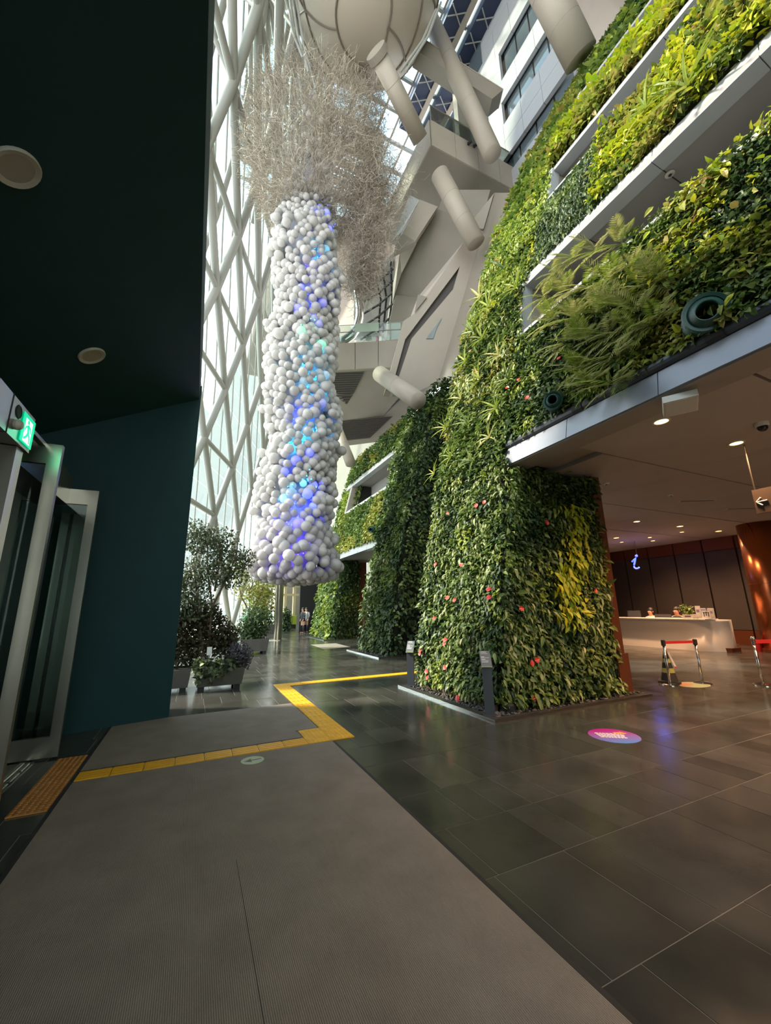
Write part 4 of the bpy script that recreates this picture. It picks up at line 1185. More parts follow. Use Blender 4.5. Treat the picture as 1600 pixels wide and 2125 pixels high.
for k, (px, py) in enumerate(fl):
    p, nrm = wall_hit(px, py)
    p = np.array(p) + np.array(nrm) * 0.10
    zone = 'low on the near face' if nrm.y < -0.5 and p[2] < 1.5 else 'high on the near face' if nrm.y < -0.5 else 'low on the hall face' if p[2] < 2 else 'mid-height on the hall face' if p[2] < 4.5 else 'high up on the planted strip'
    seen[zone] = seen.get(zone, -1) + 1
    t = thing('anthurium_flower', f'red anthurium flower {zone} of the nearest pier, {ORD[seen[zone]]}', 'flower', p, f'red flowers {zone}')
    ax = Vector((random.uniform(-0.3, 0.3), -0.5, random.uniform(0.1, 0.6))) if nrm.y < -0.5 else Vector((-0.5, random.uniform(-0.4, 0.1), random.uniform(0.1, 0.6)))
    zz = (Vector(nrm) + Vector((-0.2, -0.4, 0.3))).normalized(); yv = zz.cross(ax).normalized(); ax = yv.cross(zz)
    q = Matrix((ax, yv, zz)).transposed().to_quaternion()
    s = random.uniform(0.085, 0.115)
    copy_at(SPME, 'spathe', p, q, s, t); copy_at(SXME, 'spadix', p, q, s, t)

# --- strap-leaved rosettes
def strap_mesh(m, w, bend):
    mb = MB(); n = 5; vs = []
    for i in range(n):
        f = i / (n - 1); hw = w * (0.55 + 0.9 * f - 1.35 * f * f + 0.02)
        x = f; z = -bend * f * f
        vs += [(x, -hw, z + 0.02), (x, 0, z - 0.015), (x, hw, z + 0.02)]
    fs = []
    for i in range(n - 1):
        for k in range(2):
            a = i * 3 + k; fs.append((a, a + 3, a + 4, a + 1))
    me = mb.add(vs, fs).mesh('strap_leaf'); me.materials.append(m); return me
S_LIME, S_MID, S_PALE2 = strap_mesh(L_FERN, 0.075, 0.30), strap_mesh(L_MID, 0.08, 0.25), strap_mesh(L_PALM, 0.07, 0.35)
def rosette(px, py, size, me, label, nleaf=9, group=None, p=None, nrm=None):
    if p is None: p, nrm = wall_hit(px, py)
    p = np.array(p) + np.array(nrm) * 0.05
    t = thing('strap_plant', label, 'plant', p, group)
    for i in range(nleaf):
        a = 2 * math.pi * i / nleaf + random.uniform(-0.3, 0.3)
        up = Vector((0, 0, 1)); side = Vector(nrm).cross(up).normalized()
        ax = (Vector(nrm) * random.uniform(0.35, 0.8) + up * math.sin(a) * 0.8 + up * 0.25 + side * math.cos(a) * 0.9).normalized()
        zz = (Vector(nrm) + up * 0.6).normalized(); yv = zz.cross(ax).normalized(); zz = ax.cross(yv)
        q = Matrix((ax, yv, zz)).transposed().to_quaternion()
        copy_at(me, 'leaf', p, q, size * random.uniform(0.75, 1.2), t)
rs = [(1075, 600), (1018, 640), (985, 690), (1000, 620), (970, 752), (1005, 705), (1050, 560), (1040, 740), (1000, 790), (960, 830), (1035, 850), (975, 880), (1060, 790), (930, 890), (1020, 910), (940, 950), (985, 960), (905, 985)]
ORD2 = ['lowest', 'second', 'third', 'fourth', 'fifth', 'sixth', 'seventh', 'eighth', 'ninth', 'tenth', 'eleventh', 'twelfth', 'thirteenth', 'fourteenth', 'fifteenth', 'sixteenth', 'seventeenth', 'topmost']
rs.sort(key=lambda q: -q[1])
for k, (px, py) in enumerate(rs):
    p, nrm = wall_hit(px, py)
    rosette(px, py, (0.34 + 0.03 * (p[2] - 4)), [S_LIME, S_MID, S_LIME, S_PALE2][k % 4], f'strap-leaved plant sticking out of the tall planted strip, {ORD2[k]} of eighteen from below', 9, 'strap plants on the planted strip')
for px, py, sz, lab in ((1432, 185, 0.62, 'largest bird-nest fern, fanned straps on the second balcony'), (1345, 230, 0.52, 'smaller bird-nest fern, lower left on the second balcony'), (1385, 200, 0.34, 'small bird-nest fern between the two larger ones')):
    d = ray(px, py); lo, hi = 3.0, 40.0
    for _ in range(50):
        t_ = (lo + hi) / 2; q = CAM + d * t_
        if q[0] < wx(q[2]) - 0.2: lo = t_
        else: hi = t_
    rosette(0, 0, sz, S_LIME, lab, 11, p=CAM + d * lo, nrm=Vector((-0.94, 0, 0.3)))

# --- parlour palms on the lowest balcony
def frond_mesh(m, seed):
    g = np.random.default_rng(seed); mb = MB()
    n = 15
    def spine(f): return np.array([f, 0, 0.10 * f - 0.42 * f * f])
    for i in range(n):
        f = 0.16 + 0.84 * i / (n - 1); p = spine(f)
        ln = 0.34 * math.sin(math.pi * (0.12 + 0.80 * f)) + 0.05
        for s in (-1, 1):
            d = np.array([0.62, s * 0.78, -0.28 + g.uniform(-0.12, 0.1)]); d /= np.linalg.norm(d)
            wv = np.array([0.015, -s * 0.008, 0.0])
            mb.add([p, p + d * ln * 0.45 + wv, p + d * ln, p + d * ln * 0.45 - wv], [(0, 1, 2), (0, 2, 3)])
    pts = [spine(f) for f in (0, 0.3, 0.6, 1.0)]
    mb.path(pts, 0.008, 3, 0.4)
    me = mb.mesh('frond'); me.materials.append(m); return me
FRONDS = [frond_mesh(L_PALM, 1), frond_mesh(L_FERN, 2), frond_mesh(L_PALM, 3)]
palms = [(1150, 560), (1190, 530), (1235, 515), (1285, 500), (1130, 610), (1175, 600), (1220, 590), (1265, 575), (1310, 560), (1150, 660), (1195, 655), (1240, 640), (1290, 630), (1345, 590), (1175, 705), (1215, 700), (1260, 690), (1305, 680), (1240, 745), (1280, 735), (1325, 645), (1365, 575), (1230, 790), (1205, 760), (1275, 790), (1360, 660)]
palms.sort()
seen = {}
for k, (px, py) in enumerate(palms):
    zk = (0 if py < 560 else 1 if py < 640 else 2 if py < 730 else 3); seen[zk] = seen.get(zk, -1) + 1
    d = ray(px, py); lo, hi = 3.0, 20.0
    for _ in range(50):
        t_ = (lo + hi) / 2; q = CAM + d * t_
        if q[0] < wx(q[2]) - 0.12: lo = t_
        else: hi = t_
    p = CAM + d * lo
    t = thing('parlour_palm', f'feathery parlour palm in the fern-like patch, {["top", "second", "third", "bottom"][zk]} tier, {["first", "second", "third", "fourth", "fifth", "sixth", "seventh", "eighth", "ninth", "tenth", "eleventh", "twelfth"][seen[zk]]} from the left', 'palm', p, 'parlour palms on the lowest balcony')
    for i in range(10):
        a = random.uniform(-2.6, 2.6)
        ax = Vector((-0.75, 0.75 * math.sin(a) + 0.1, 0.60 * math.cos(a) - 0.05)).normalized()
        zz = Vector((-0.6, random.uniform(-0.4, 0.2), 0.8)); yv = zz.cross(ax).normalized(); zz = ax.cross(yv)
        q = Matrix((ax, yv, zz)).transposed().to_quaternion()
        copy_at(FRONDS[(k + i) % 3], 'frond', p + np.array([0.05, 0, -0.05]), q, random.uniform(0.34, 0.56), t)

# ================================================================== PLANTERS AND TREES ON THE LEFT
def scatter_leaves(parent, centers, radii, n, m, L, W, seed):
    g = np.random.default_rng(seed)
    P = []; N = []
    for c, r in zip(centers, radii):
        k = max(4, int(n * r[0] * r[1] / sum(q[0] * q[1] for q in radii)))
        v = unit(g.normal(0, 1, (k, 3))); rr = g.random((k, 1)) ** 0.45
        P.append(np.array(c) + v * rr * np.array(r)); N.append(unit(v + np.array([0, 0, 0.5])))
    P = np.concatenate(P); N = np.concatenate(N)
    vv, ff = leaves(P, N, L, W, g, down=0.3, out=0.3, jitter=0.7)
    point_mesh('foliage', vv, ff, m, parent, 'stuff', smooth=True)
def trunk(parent, base, forks, r):
    mb = MB()
    for pts in forks: mb.path([np.array(base) + np.array(p) for p in pts], r, 6, 0.35)
    obj('trunk', mb, M['bark'], parent)
def planter(label, x0, x1, y0, y1, h, rz=0):
    t = thing('planter', label, 'planter', ((x0 + x1) / 2, (y0 + y1) / 2, 0))
    a = 0.05
    mb = MB().prism([(x0 + a, y0 + a, 0.09), (x1 - a, y0 + a, 0.09), (x1 - a, y1 - a, 0.09), (x0 + a, y1 - a, 0.09)], (0, 0, 0.001))
    body = MB(); lo = [(x0 + a, y0 + a, 0.09), (x1 - a, y0 + a, 0.09), (x1 - a, y1 - a, 0.09), (x0 + a, y1 - a, 0.09)]; hi = [(x0, y0, h), (x1, y0, h), (x1, y1, h), (x0, y1, h)]
    ins = [(x0 + 0.04, y0 + 0.04, h), (x1 - 0.04, y0 + 0.04, h), (x1 - 0.04, y1 - 0.04, h), (x0 + 0.04, y1 - 0.04, h)]; dn = [(p[0], p[1], h - 0.06) for p in ins]
    body.add(lo + hi + ins + dn, [(3, 2, 1, 0)] + [(i, (i + 1) % 4, 4 + (i + 1) % 4, 4 + i) for i in range(4)] + [(4 + i, 4 + (i + 1) % 4, 8 + (i + 1) % 4, 8 + i) for i in range(4)] + [(8 + i, 8 + (i + 1) % 4, 12 + (i + 1) % 4, 12 + i) for i in range(4)])
    obj('planter_box', body, M['planter'], t)
    obj('soil', MB().span(x0 + 0.045, x1 - 0.045, y0 + 0.045, y1 - 0.045, h - 0.09, h - 0.05), M['soil'], t)
    for px in (x0 + 0.14, x1 - 0.14):
        for py in (y0 + 0.14, y1 - 0.14): obj('foot', MB().span(px - 0.06, px + 0.06, py - 0.06, py + 0.06, 0, 0.09), M['rubber'], t)
    return t
planter('dark grey trough planter on feet nearest the glossy floor', 0.13, 1.12, 9.68, 10.5, 0.43)
planter('dark grey trough planter partly hidden by the teal wall', -0.95, 0.06, 9.8, 10.6, 0.45)
planter('far dark planter below the clipped dark bush', 1.75, 2.75, 16.6, 17.6, 0.55)
t = thing('ivy_plant', 'trailing pale-edged ivy spilling over the nearest trough planter', 'plant', (0.5, 9.9, 0.4))
scatter_leaves(t, [(0.35, 9.80, 0.50), (0.75, 9.8, 0.52), (0.45, 9.62, 0.34), (0.22, 9.66, 0.32), (0.62, 9.62, 0.36)], [(0.28, 0.22, 0.16), (0.3, 0.22, 0.16), (0.12, 0.07, 0.14), (0.1, 0.07, 0.12), (0.1, 0.07, 0.1)], 620, L_TREE, 0.10, 0.75, 101)
scatter_leaves(t, [(0.3, 9.75, 0.5), (0.6, 9.75, 0.5), (0.5, 9.62, 0.36)], [(0.3, 0.16, 0.16), (0.3, 0.16, 0.14), (0.2, 0.06, 0.12)], 90, L_PALE, 0.10, 0.75, 111)
obj('stem', MB().path([(0.5, 9.95, 0.36), (0.45, 9.9, 0.5), (0.4, 9.8, 0.56)], 0.012, 5), M['bark'], t)
t = thing('purple_shrub', 'rounded dark purple-leaved shrub at the corner of the near planter', 'shrub', (0.98, 9.95, 0.4))
L_PURP = leaf_mat('leaf_purple', [(0.05, 0.045, 0.06), (0.09, 0.08, 0.10), (0.16, 0.15, 0.18), (0.04, 0.05, 0.04)])
scatter_leaves(t, [(1.0, 9.92, 0.68), (1.1, 9.86, 0.55)], [(0.30, 0.28, 0.28), (0.16, 0.16, 0.18)], 900, L_PURP, 0.085, 0.4, 102)
trunk(t, (0.98, 9.95, 0.35), [[(0, 0, 0), (0, 0, 0.2), (0.05, -0.05, 0.4)], [(0, 0, 0), (-0.05, 0, 0.2), (-0.12, 0, 0.35)]], 0.015)
t = thing('plant_label', 'small white plant label stuck in the near planter', 'label', (0.37, 9.78, 0.38))
obj('stake', MB().tube((0.37, 9.78, 0.36), (0.37, 9.78, 0.72), 0.006, 6), M['steel'], t)
obj('card', MB().box((0.375, 9.775, 0.80), (0.10, 0.006, 0.17), rx=-0.2), M['paper'], t)
t = thing('olive_tree', 'tall airy tree with small grey-green leaves in the near planter', 'tree', (0.35, 10.2, 0.38))
trunk(t, (0.35, 10.2, 0.38), [[(0, 0, 0), (0.02, 0, 0.8), (0.0, 0, 1.5), (-0.15, 0, 2.2), (-0.2, 0.1, 3.0)], [(0.0, 0, 1.3), (0.25, 0, 1.9), (0.45, 0, 2.5), (0.5, 0.1, 3.1)], [(0, 0, 0), (-0.2, 0.1, 0.9), (-0.35, 0.1, 1.8), (-0.5, 0.1, 2.4)], [(0.05, 0, 1.7), (0.1, -0.1, 2.4), (0.05, 0, 3.0)]], 0.032)
scatter_leaves(t, [(0.15, 10.2, 2.55), (0.7, 10.3, 2.6), (-0.3, 10.3, 2.3), (0.4, 10.2, 3.2), (-0.1, 10.2, 3.35), (1.0, 10.5, 2.9), (0.0, 10.2, 1.8), (-0.4, 10.2, 1.6)], [(0.55, 0.45, 0.5), (0.5, 0.4, 0.5), (0.5, 0.4, 0.5), (0.5, 0.4, 0.45), (0.5, 0.4, 0.4), (0.35, 0.3, 0.3), (0.5, 0.4, 0.4), (0.35, 0.3, 0.5)], 5200, L_TREE, 0.085, 0.5, 103)
t = thing('dark_shrub', 'dense dark brown-green shrub filling the planters behind the ivy', 'shrub', (0.1, 10.35, 0.4))
L_BROWN = leaf_mat('leaf_brown', [(0.03, 0.035, 0.015), (0.07, 0.06, 0.03), (0.10, 0.075, 0.04), (0.04, 0.055, 0.02)])
trunk(t, (0.1, 10.35, 0.35), [[(0, 0, 0), (-0.1, 0, 0.5), (-0.3, 0, 1.1)], [(0.1, 0, 0), (0.4, 0, 0.6), (0.6, 0.1, 1.2)], [(0.0, 0, 0), (0.1, 0.1, 0.6), (0.15, 0.1, 1.3)]], 0.02)
scatter_leaves(t, [(0.0, 10.35, 0.95), (0.5, 10.45, 1.1), (-0.45, 10.3, 0.9), (0.8, 10.5, 0.95), (0.2, 10.4, 1.5), (-0.3, 10.4, 1.5)], [(0.5, 0.35, 0.5), (0.45, 0.35, 0.5), (0.5, 0.35, 0.5), (0.3, 0.3, 0.4), (0.45, 0.3, 0.4), (0.4, 0.3, 0.4)], 5200, L_BROWN, 0.10, 0.5, 104)
t = thing('clipped_bush', 'dark clipped bush in the far planter before the slanted tubes', 'bush', (2.25, 17.1, 0.5))
scatter_leaves(t, [(2.3, 17.1, 1.15), (2.0, 17.0, 0.9)], [(0.62, 0.5, 0.75), (0.6, 0.4, 0.5)], 1700, L_DARK, 0.13, 0.5, 105)
trunk(t, (2.25, 17.1, 0.45), [[(0, 0, 0), (0, 0, 0.4), (0.1, 0, 0.9)], [(0, 0, 0), (-0.2, 0, 0.6)]], 0.03)
t = thing('thin_tree', 'slender sunlit olive tree between the near tree and the steel pole', 'tree', (2.2, 18.5, 0))
trunk(t, (2.2, 18.5, 0), [[(0, 0, 0), (0, 0, 1.4), (-0.1, 0, 2.4), (0.3, 0, 3.4)], [(0, 0, 1.3), (0.35, 0, 2.2), (0.6, 0, 3.0)], [(0, 0, 1.5), (-0.4, 0, 2.2), (-0.6, 0, 3.0)]], 0.04)
scatter_leaves(t, [(2.0, 18.5, 2.6), (2.5, 18.5, 2.4), (1.8, 18.4, 3.4), (2.6, 18.6, 3.6), (3.0, 18.5, 3.2)], [(0.7, 0.5, 0.8), (0.6, 0.5, 0.7), (0.7, 0.5, 0.6), (0.6, 0.5, 0.5), (0.5, 0.4, 0.4)], 2200, L_OLIVE, 0.12, 0.4, 106)
t = thing('back_bush', 'olive-green bush behind the steel pole, far down the hall', 'bush', (5.0, 34.5, 0))
scatter_leaves(t, [(4.6, 34.5, 2.2), (5.4, 34.5, 1.6), (5.2, 34.2, 3.2)], [(1.3, 0.8, 1.6), (1.2, 0.8, 1.5), (1.0, 0.7, 0.9)], 1500, L_OLIVE, 0.26, 0.45, 107)
trunk(t, (5.0, 34.5, 0), [[(0, 0, 0), (0, 0, 1.5), (0.2, 0, 3)], [(0, 0, 0.5), (-0.4, 0, 2)]], 0.06)
HX = on(593, 1290, 1, 32.5)[0]
t = thing('hedge_block', 'dark clipped hedge block right of the steel pole', 'hedge', (HX, 32.5, 0))
scatter_leaves(t, [(HX, 32.5, 0.9), (HX, 32.5, 0.5)], [(0.4, 0.5, 0.9), (0.42, 0.5, 0.6)], 900, L_DARK, 0.2, 0.5, 108)
obj('hedge_core', MB().span(HX - 0.25, HX + 0.25, 32.2, 32.8, 0, 1.3), M['soil'], t)
t = thing('flowering_plant', 'small yellow and orange flowering plant left of the steel pole', 'plant', (3.35, 25.5, 0))
scatter_leaves(t, [(3.35, 25.5, 0.45)], [(0.45, 0.35, 0.45)], 260, L_LIME, 0.16, 0.5, 109)
obj('pot', MB().lathe([(0.16, 0), (0.24, 0.3), (0.24, 0.32), (0.0001, 0.3)], (3.35, 25.5, 0), 14), M['planter'], t)

# ================================================================== MAT AND TACTILE PAVING
def mat_carpet():
    m = mat('ribbed_carpet', (0.315, 0.272, 0.235), 0.95, var=0.10, scale=3, spec=0.1)
    nt = m.node_tree; n = nt.nodes; l = nt.links; b = n['Principled BSDF']
    tc = n.new('ShaderNodeTexCoord'); wv = n.new('ShaderNodeTexWave'); wv.bands_direction = 'X'
    wv.inputs['Scale'].default_value = 34; wv.inputs['Distortion'].default_value = 1.2; wv.inputs['Detail'].default_value = 2; wv.inputs['Detail Scale'].default_value = 6
    l.new(tc.outputs['Object'], wv.inputs['Vector'])
    nz = n.new('ShaderNodeTexNoise'); nz.inputs['Scale'].default_value = 260; l.new(tc.outputs['Object'], nz.inputs['Vector'])
    ad = n.new('ShaderNodeMath'); l.new(wv.outputs[0], ad.inputs[0]); l.new(nz.outputs[0], ad.inputs[1])
    bp = n.new('ShaderNodeBump'); bp.inputs['Strength'].default_value = 0.5; bp.inputs['Distance'].default_value = 0.006
    l.new(ad.outputs[0], bp.inputs['Height']); l.new(bp.outputs[0], b.inputs['Normal'])
    old = b.inputs['Base Color'].links[0].from_socket
    mx = n.new('ShaderNodeMix'); mx.data_type = 'RGBA'; mx.blend_type = 'MULTIPLY'; mx.inputs[0].default_value = 1
    rp = n.new('ShaderNodeValToRGB'); rp.color_ramp.elements[0].color = (0.74, 0.74, 0.74, 1); rp.color_ramp.elements[1].color = (1.2, 1.18, 1.15, 1)
    rp.color_ramp.elements[0].position = 0.2
    hf = n.new('ShaderNodeMath'); hf.operation = 'MULTIPLY'; hf.inputs[1].default_value = 0.5; l.new(ad.outputs[0], hf.inputs[0])
    l.new(hf.outputs[0], rp.inputs[0]); l.new(old, mx.inputs[6]); l.new(rp.outputs[0], mx.inputs[7]); l.new(mx.outputs[2], b.inputs['Base Color'])
    return m
MC = mat_carpet()
ZM = 0.010
t = thing('entrance_mat', 'large ribbed grey-brown entrance mat in front of the yellow tactile strip', 'mat', (0.4, 1.5, 0))
obj('mat_top', MB().prism([(-0.95, -6, 0.001), (1.73, -6, 0.001), (1.73, 5.38, 0.001), (-0.95, 5.38, 0.001)], (0, 0, ZM)), MC, t)
obj('rubber_edge', MB().span(1.73, 1.765, -6, 5.38, 0.0005, 0.008), M['rubber'], t)
obj('rubber_edge', MB().span(-0.985, -0.95, -6, 5.38, 0.0005, 0.008), M['rubber'], t)
obj('mat_seam', MB().span(0.398, 0.402, -6, 3.3, 0.0105, 0.0113), M['rubber'], t)
t = thing('entrance_mat', 'smaller ribbed grey mat behind the yellow tactile strip by the teal wall', 'mat', (0.4, 6.6, 0))
obj('mat_top', MB().prism([(-0.95, 5.70, 0.001), (1.41, 5.70, 0.001), (1.41, 6.03, 0.001), (1.71, 6.03, 0.001), (1.71, 7.72, 0.001), (-0.22, 7.72, 0.001), (-0.95, 7.55, 0.001)], (0, 0, ZM)), MC, t)
obj('rubber_edge', MB().span(-0.985, -0.95, 5.70, 7.55, 0.0005, 0.008), M['rubber'], t)
obj('rubber_edge', MB().span(-0.95, 1.41, 5.655, 5.70, 0.0005, 0.008), M['rubber'], t)

def bar_tile(parent, x0, x1, y0, y1, along, m):
    o = obj('tactile_tile', MB().span(x0 + 0.003, x1 - 0.003, y0 + 0.003, y1 - 0.003, 0.001, 0.011), m, parent)
    for k in range(4):
        f = (k + 0.5) / 4
        if along == 'x':
            yc = y0 + (y1 - y0) * f; obj('guide_bar', MB().prism([(x0 + 0.015, yc - 0.022, 0.011), (x1 - 0.015, yc - 0.022, 0.011), (x1 - 0.015, yc + 0.022, 0.011), (x0 + 0.015, yc + 0.022, 0.011)], (0, 0, 0.005)), m, o)
        else:
            xc = x0 + (x1 - x0) * f; obj('guide_bar', MB().prism([(xc - 0.022, y0 + 0.015, 0.011), (xc + 0.022, y0 + 0.015, 0.011), (xc + 0.022, y1 - 0.015, 0.011), (xc - 0.022, y1 - 0.015, 0.011)], (0, 0, 0.005)), m, o)
    return o
def dot_tile(parent, x0, x1, y0, y1, m, n=6):
    o = obj('tactile_tile', MB().span(x0 + 0.003, x1 - 0.003, y0 + 0.003, y1 - 0.003, 0.001, 0.011), m, parent)
    d = MB()
    nx = max(2, round((x1 - x0) / 0.05)); ny = max(2, round((y1 - y0) / 0.05))
    for i in range(nx):
        for j in range(ny):
            d.lathe([(0.0175, 0), (0.012, 0.005), (0.0001, 0.006)], (x0 + (i + 0.5) * (x1 - x0) / nx, y0 + (j + 0.5) * (y1 - y0) / ny, 0.011), 8)
    obj('studs', d, m, o, kind='stuff')
tp = thing('tactile_path', 'yellow tactile guide strip zigzagging from the door to the planted pier', 'tactile paving', (1.5, 6, 0))
x = -0.95
while x < 1.40:
    bar_tile(tp, x, min(x + 0.30, 1.44), 5.40, 5.655, 'x', M['yellow']); x += 0.30
for x0 in (1.44, 1.745):
    for y0 in (5.40, 5.705): dot_tile(tp, x0, x0 + 0.305, y0, y0 + 0.305, M['yellow'])
y = 6.01
while y < 9.0:
    bar_tile(tp, 1.745, 2.05, y, y + 0.3, 'y', M['yellow']); y += 0.3
for x0 in (1.745, 2.05):
    bar_tile(tp, x0, x0 + 0.3, 9.42, 9.74, 'y', M['yellow'])
bar_tile(tp, 1.745, 2.05, 9.01, 9.41, 'y', M['yellow'])
x = 2.36
while x < 5.2:
    obj('tactile_tile', MB().span(x + 0.006, x + 0.345, 9.45, 9.74, 0.001, 0.011), M['yellow'], tp); x += 0.35
tp2 = thing('tactile_warning_strip', 'brass-orange studded warning strip before the glass door', 'tactile paving', (-1.13, 5.5, 0))
for k in range(5):
    dot_tile(tp2, -1.275, -0.99, 4.77 + k * 0.3, 4.77 + (k + 1) * 0.3, M['orange'])

# floor stickers
def disc(c, rx, ry, rz, z0, z1, n=36):
    mb = MB(); pts = []
    for i in range(n):
        a = 2 * math.pi * i / n; x, y_ = rx * math.cos(a), ry * math.sin(a)
        pts.append((c[0] + x * math.cos(rz) - y_ * math.sin(rz), c[1] + x * math.sin(rz) + y_ * math.cos(rz), z0))
    return mb.prism(pts, (0, 0, z1 - z0))
p = on(524, 1580, 2, 0)
t = thing('arrow_sticker', 'pale green round arrow sticker on the entrance mat', 'sticker', (p[0], p[1], 0.011))
obj('disc', disc(p, 0.125, 0.125, 0, 0.0112, 0.0125), mat('pale_green_vinyl', (0.46, 0.52, 0.34), 0.5), t)
ag = mat('olive_print', (0.16, 0.18, 0.11), 0.6)
obj('arrow_head', MB().prism([(p[0] - 0.095, p[1] - 0.01, 0.0125), (p[0] - 0.01, p[1] - 0.06, 0.0125), (p[0] - 0.02, p[1], 0.0125), (p[0] - 0.01, p[1] + 0.06, 0.0125)], (0, 0, 0.0006)), ag, t)
obj('arrow_shaft', MB().prism([(p[0] - 0.03, p[1] - 0.014, 0.0125), (p[0] + 0.095, p[1] + 0.002, 0.0125), (p[0] + 0.095, p[1] + 0.022, 0.0125), (p[0] - 0.03, p[1] + 0.014, 0.0125)], (0, 0, 0.0006)), ag, t)
p = on(1274, 1527, 2, 0)
t = thing('event_sticker', 'round magenta and blue floor sticker with white print and orange arrow', 'sticker', (p[0], p[1], 0.002))
gm = mat('sticker_print', (0.5, 0.05, 0.3), 0.35)
n = gm.node_tree.nodes; l = gm.node_tree.links
tc = n.new('ShaderNodeTexCoord'); sp = n.new('ShaderNodeSeparateXYZ'); rp = n.new('ShaderNodeValToRGB'); mr = n.new('ShaderNodeMapRange')
mpn = n.new('ShaderNodeMapping'); mpn.inputs['Rotation'].default_value = (0, 0, math.radians(25))
l.new(tc.outputs['Object'], mpn.inputs[0]); l.new(mpn.outputs[0], sp.inputs[0]); l.new(sp.outputs['Y'], mr.inputs[0]); mr.inputs[1].default_value = -0.3; mr.inputs[2].default_value = 0.22
rp.color_ramp.elements[0].color = (0.09, 0.25, 0.62, 1); rp.color_ramp.elements[1].color = (0.42, 0.015, 0.24, 1)
l.new(mr.outputs[0], rp.inputs[0]); l.new(rp.outputs[0], n['Principled BSDF'].inputs['Base Color'])
obj('disc', disc(p, 0.30, 0.30, 0, 0.0012, 0.0035, 48), gm, t)
fr = np.array([math.cos(-YAW - 0.22), math.sin(-YAW - 0.22)]); up = np.array([-fr[1], fr[0]])
def st(u, v): q = p[:2] + fr * u + up * v; return (q[0], q[1], 0.0036)
for r_ in range(4):
    u = -0.21 + r_ * 0.012
    while u < 0.10 + 0.012 * r_:
        w = random.uniform(0.02, 0.05)
        v0 = 0.055 - r_ * 0.05
        obj('print_stroke', MB().prism([st(u, v0), st(u + w, v0), st(u + w, v0 + 0.034), st(u, v0 + 0.034)], (0, 0, 0.0006)), M['paper'], t)
        u += w + 0.010
ao = mat('orange_print', (0.75, 0.33, 0.06), 0.5)
obj('arrow_print', MB().prism([st(0.03, 0.10), st(0.11, 0.10), st(0.11, 0.06), st(0.19, 0.12), st(0.11, 0.19), st(0.11, 0.15), st(0.03, 0.15)], (0, 0, 0.0006)), ao, t)
p = on(1437, 1421, 2, 0)
t = thing('floor_sticker', 'pale green and orange round floor sticker between the two belt posts', 'sticker', (p[0], p[1], 0.002))
obj('disc', disc(p, 0.36, 0.28, 0, 0.0012, 0.003), mat('green_vinyl', (0.36, 0.42, 0.24), 0.5), t)
obj('disc_band', disc((p[0] - 0.12, p[1] + 0.08), 0.20, 0.12, 0, 0.003, 0.0036), mat('orange_vinyl', (0.55, 0.22, 0.10), 0.5), t)

# ================================================================== GLASS DOOR ON THE LEFT
def leaf(label, yv, x0, x1):
    t = thing('glass_door', label, 'door', (x1, yv, 0))
    s = 0.105
    obj('stile', MB().span(x1 - s, x1, yv - 0.03, yv + 0.03, 0.02, 3.25), M['steel'], t)
    obj('stile', MB().span(x0, x0 + s, yv - 0.03, yv + 0.03, 0.02, 3.25), M['steel'], t)
    obj('top_rail', MB().span(x0 + s, x1 - s, yv - 0.025, yv + 0.025, 3.05, 3.25), M['steel'], t)
    obj('bottom_rail', MB().span(x0 + s, x1 - s, yv - 0.025, yv + 0.025, 0.02, 0.24), M['steel'], t)
    obj('pane', MB().span(x0 + s, x1 - s, yv - 0.006, yv + 0.006, 0.24, 3.05), M['glass'], t)
    obj('lock', MB().span(x0 + 0.42, x0 + 0.44, yv - 0.034, yv - 0.025, 0.05, 0.10), M['rubber'], t)
leaf('nearer steel-framed glass door leaf standing open under the exit sign', 4.66, -2.2, -1.30)
leaf('farther steel-framed glass door leaf standing open before the teal wall', 6.36, -2.2, -1.30)
fr_ = thing('door_frame', 'brushed steel door frame with header at the left photo edge', 'door frame', (-1.6, 4.2, 0))
obj('jamb', MB().span(-1.60, -1.475, 4.16, 4.30, 0, 3.03), M['steel'], fr_)
obj('jamb', MB().span(-1.78, -1.66, 4.02, 4.14, 0, 3.03), M['steel'], fr_)
obj('jamb', MB().span(-1.95, -1.82, 4.34, 4.40, 0, 3.03), M['steel'], fr_)
obj('header', MB().span(-1.98, -1.62, 2.2, 6.4, 3.03, 3.42), M['steel'], fr_)
obj('closer_arm', MB().box((-1.46, 4.52, 3.24), (0.05, 0.36, 0.035)), M['steel'], fr_)
obj('closer_pin', MB().tube((-1.46, 4.66, 3.16), (-1.46, 4.66, 3.24), 0.02, 8), M['chrome'], fr_)
mu = thing('steel_mullion', 'wide steel column with a dark gap seen through the far door leaf', 'column', (-1.65, 7.05, 0))
obj('wide_face', MB().span(-1.70, -1.50, 7.02, 7.12, 0, 3.05), M['steel'], mu)
obj('narrow_face', MB().span(-1.84, -1.745, 7.02, 7.12, 0, 3.05), M['steel'], mu)
obj('gap', MB().span(-1.745, -1.70, 7.06, 7.12, 0, 3.05), M['black'], mu)
th = thing('threshold', 'ribbed steel threshold plate at the glass door', 'threshold', (-1.7, 5.5, 0))
obj('plate', MB().span(-2.3, -1.50, 4.8, 6.30, 0.0, 0.008), M['steel'], th)
for k in range(4): obj('rib', MB().span(-2.2 + k * 0.19, -2.16 + k * 0.19, 4.8, 6.30, 0.008, 0.014), M['chrome'], th)
for k in range(5):
    obj('strip_light_housing' if False else 'rib', MB().span(-1.56 - 0.0, -1.53, 4.8 + k * 0.3, 5.05 + k * 0.3, 0.008, 0.012), M['chrome'], th)

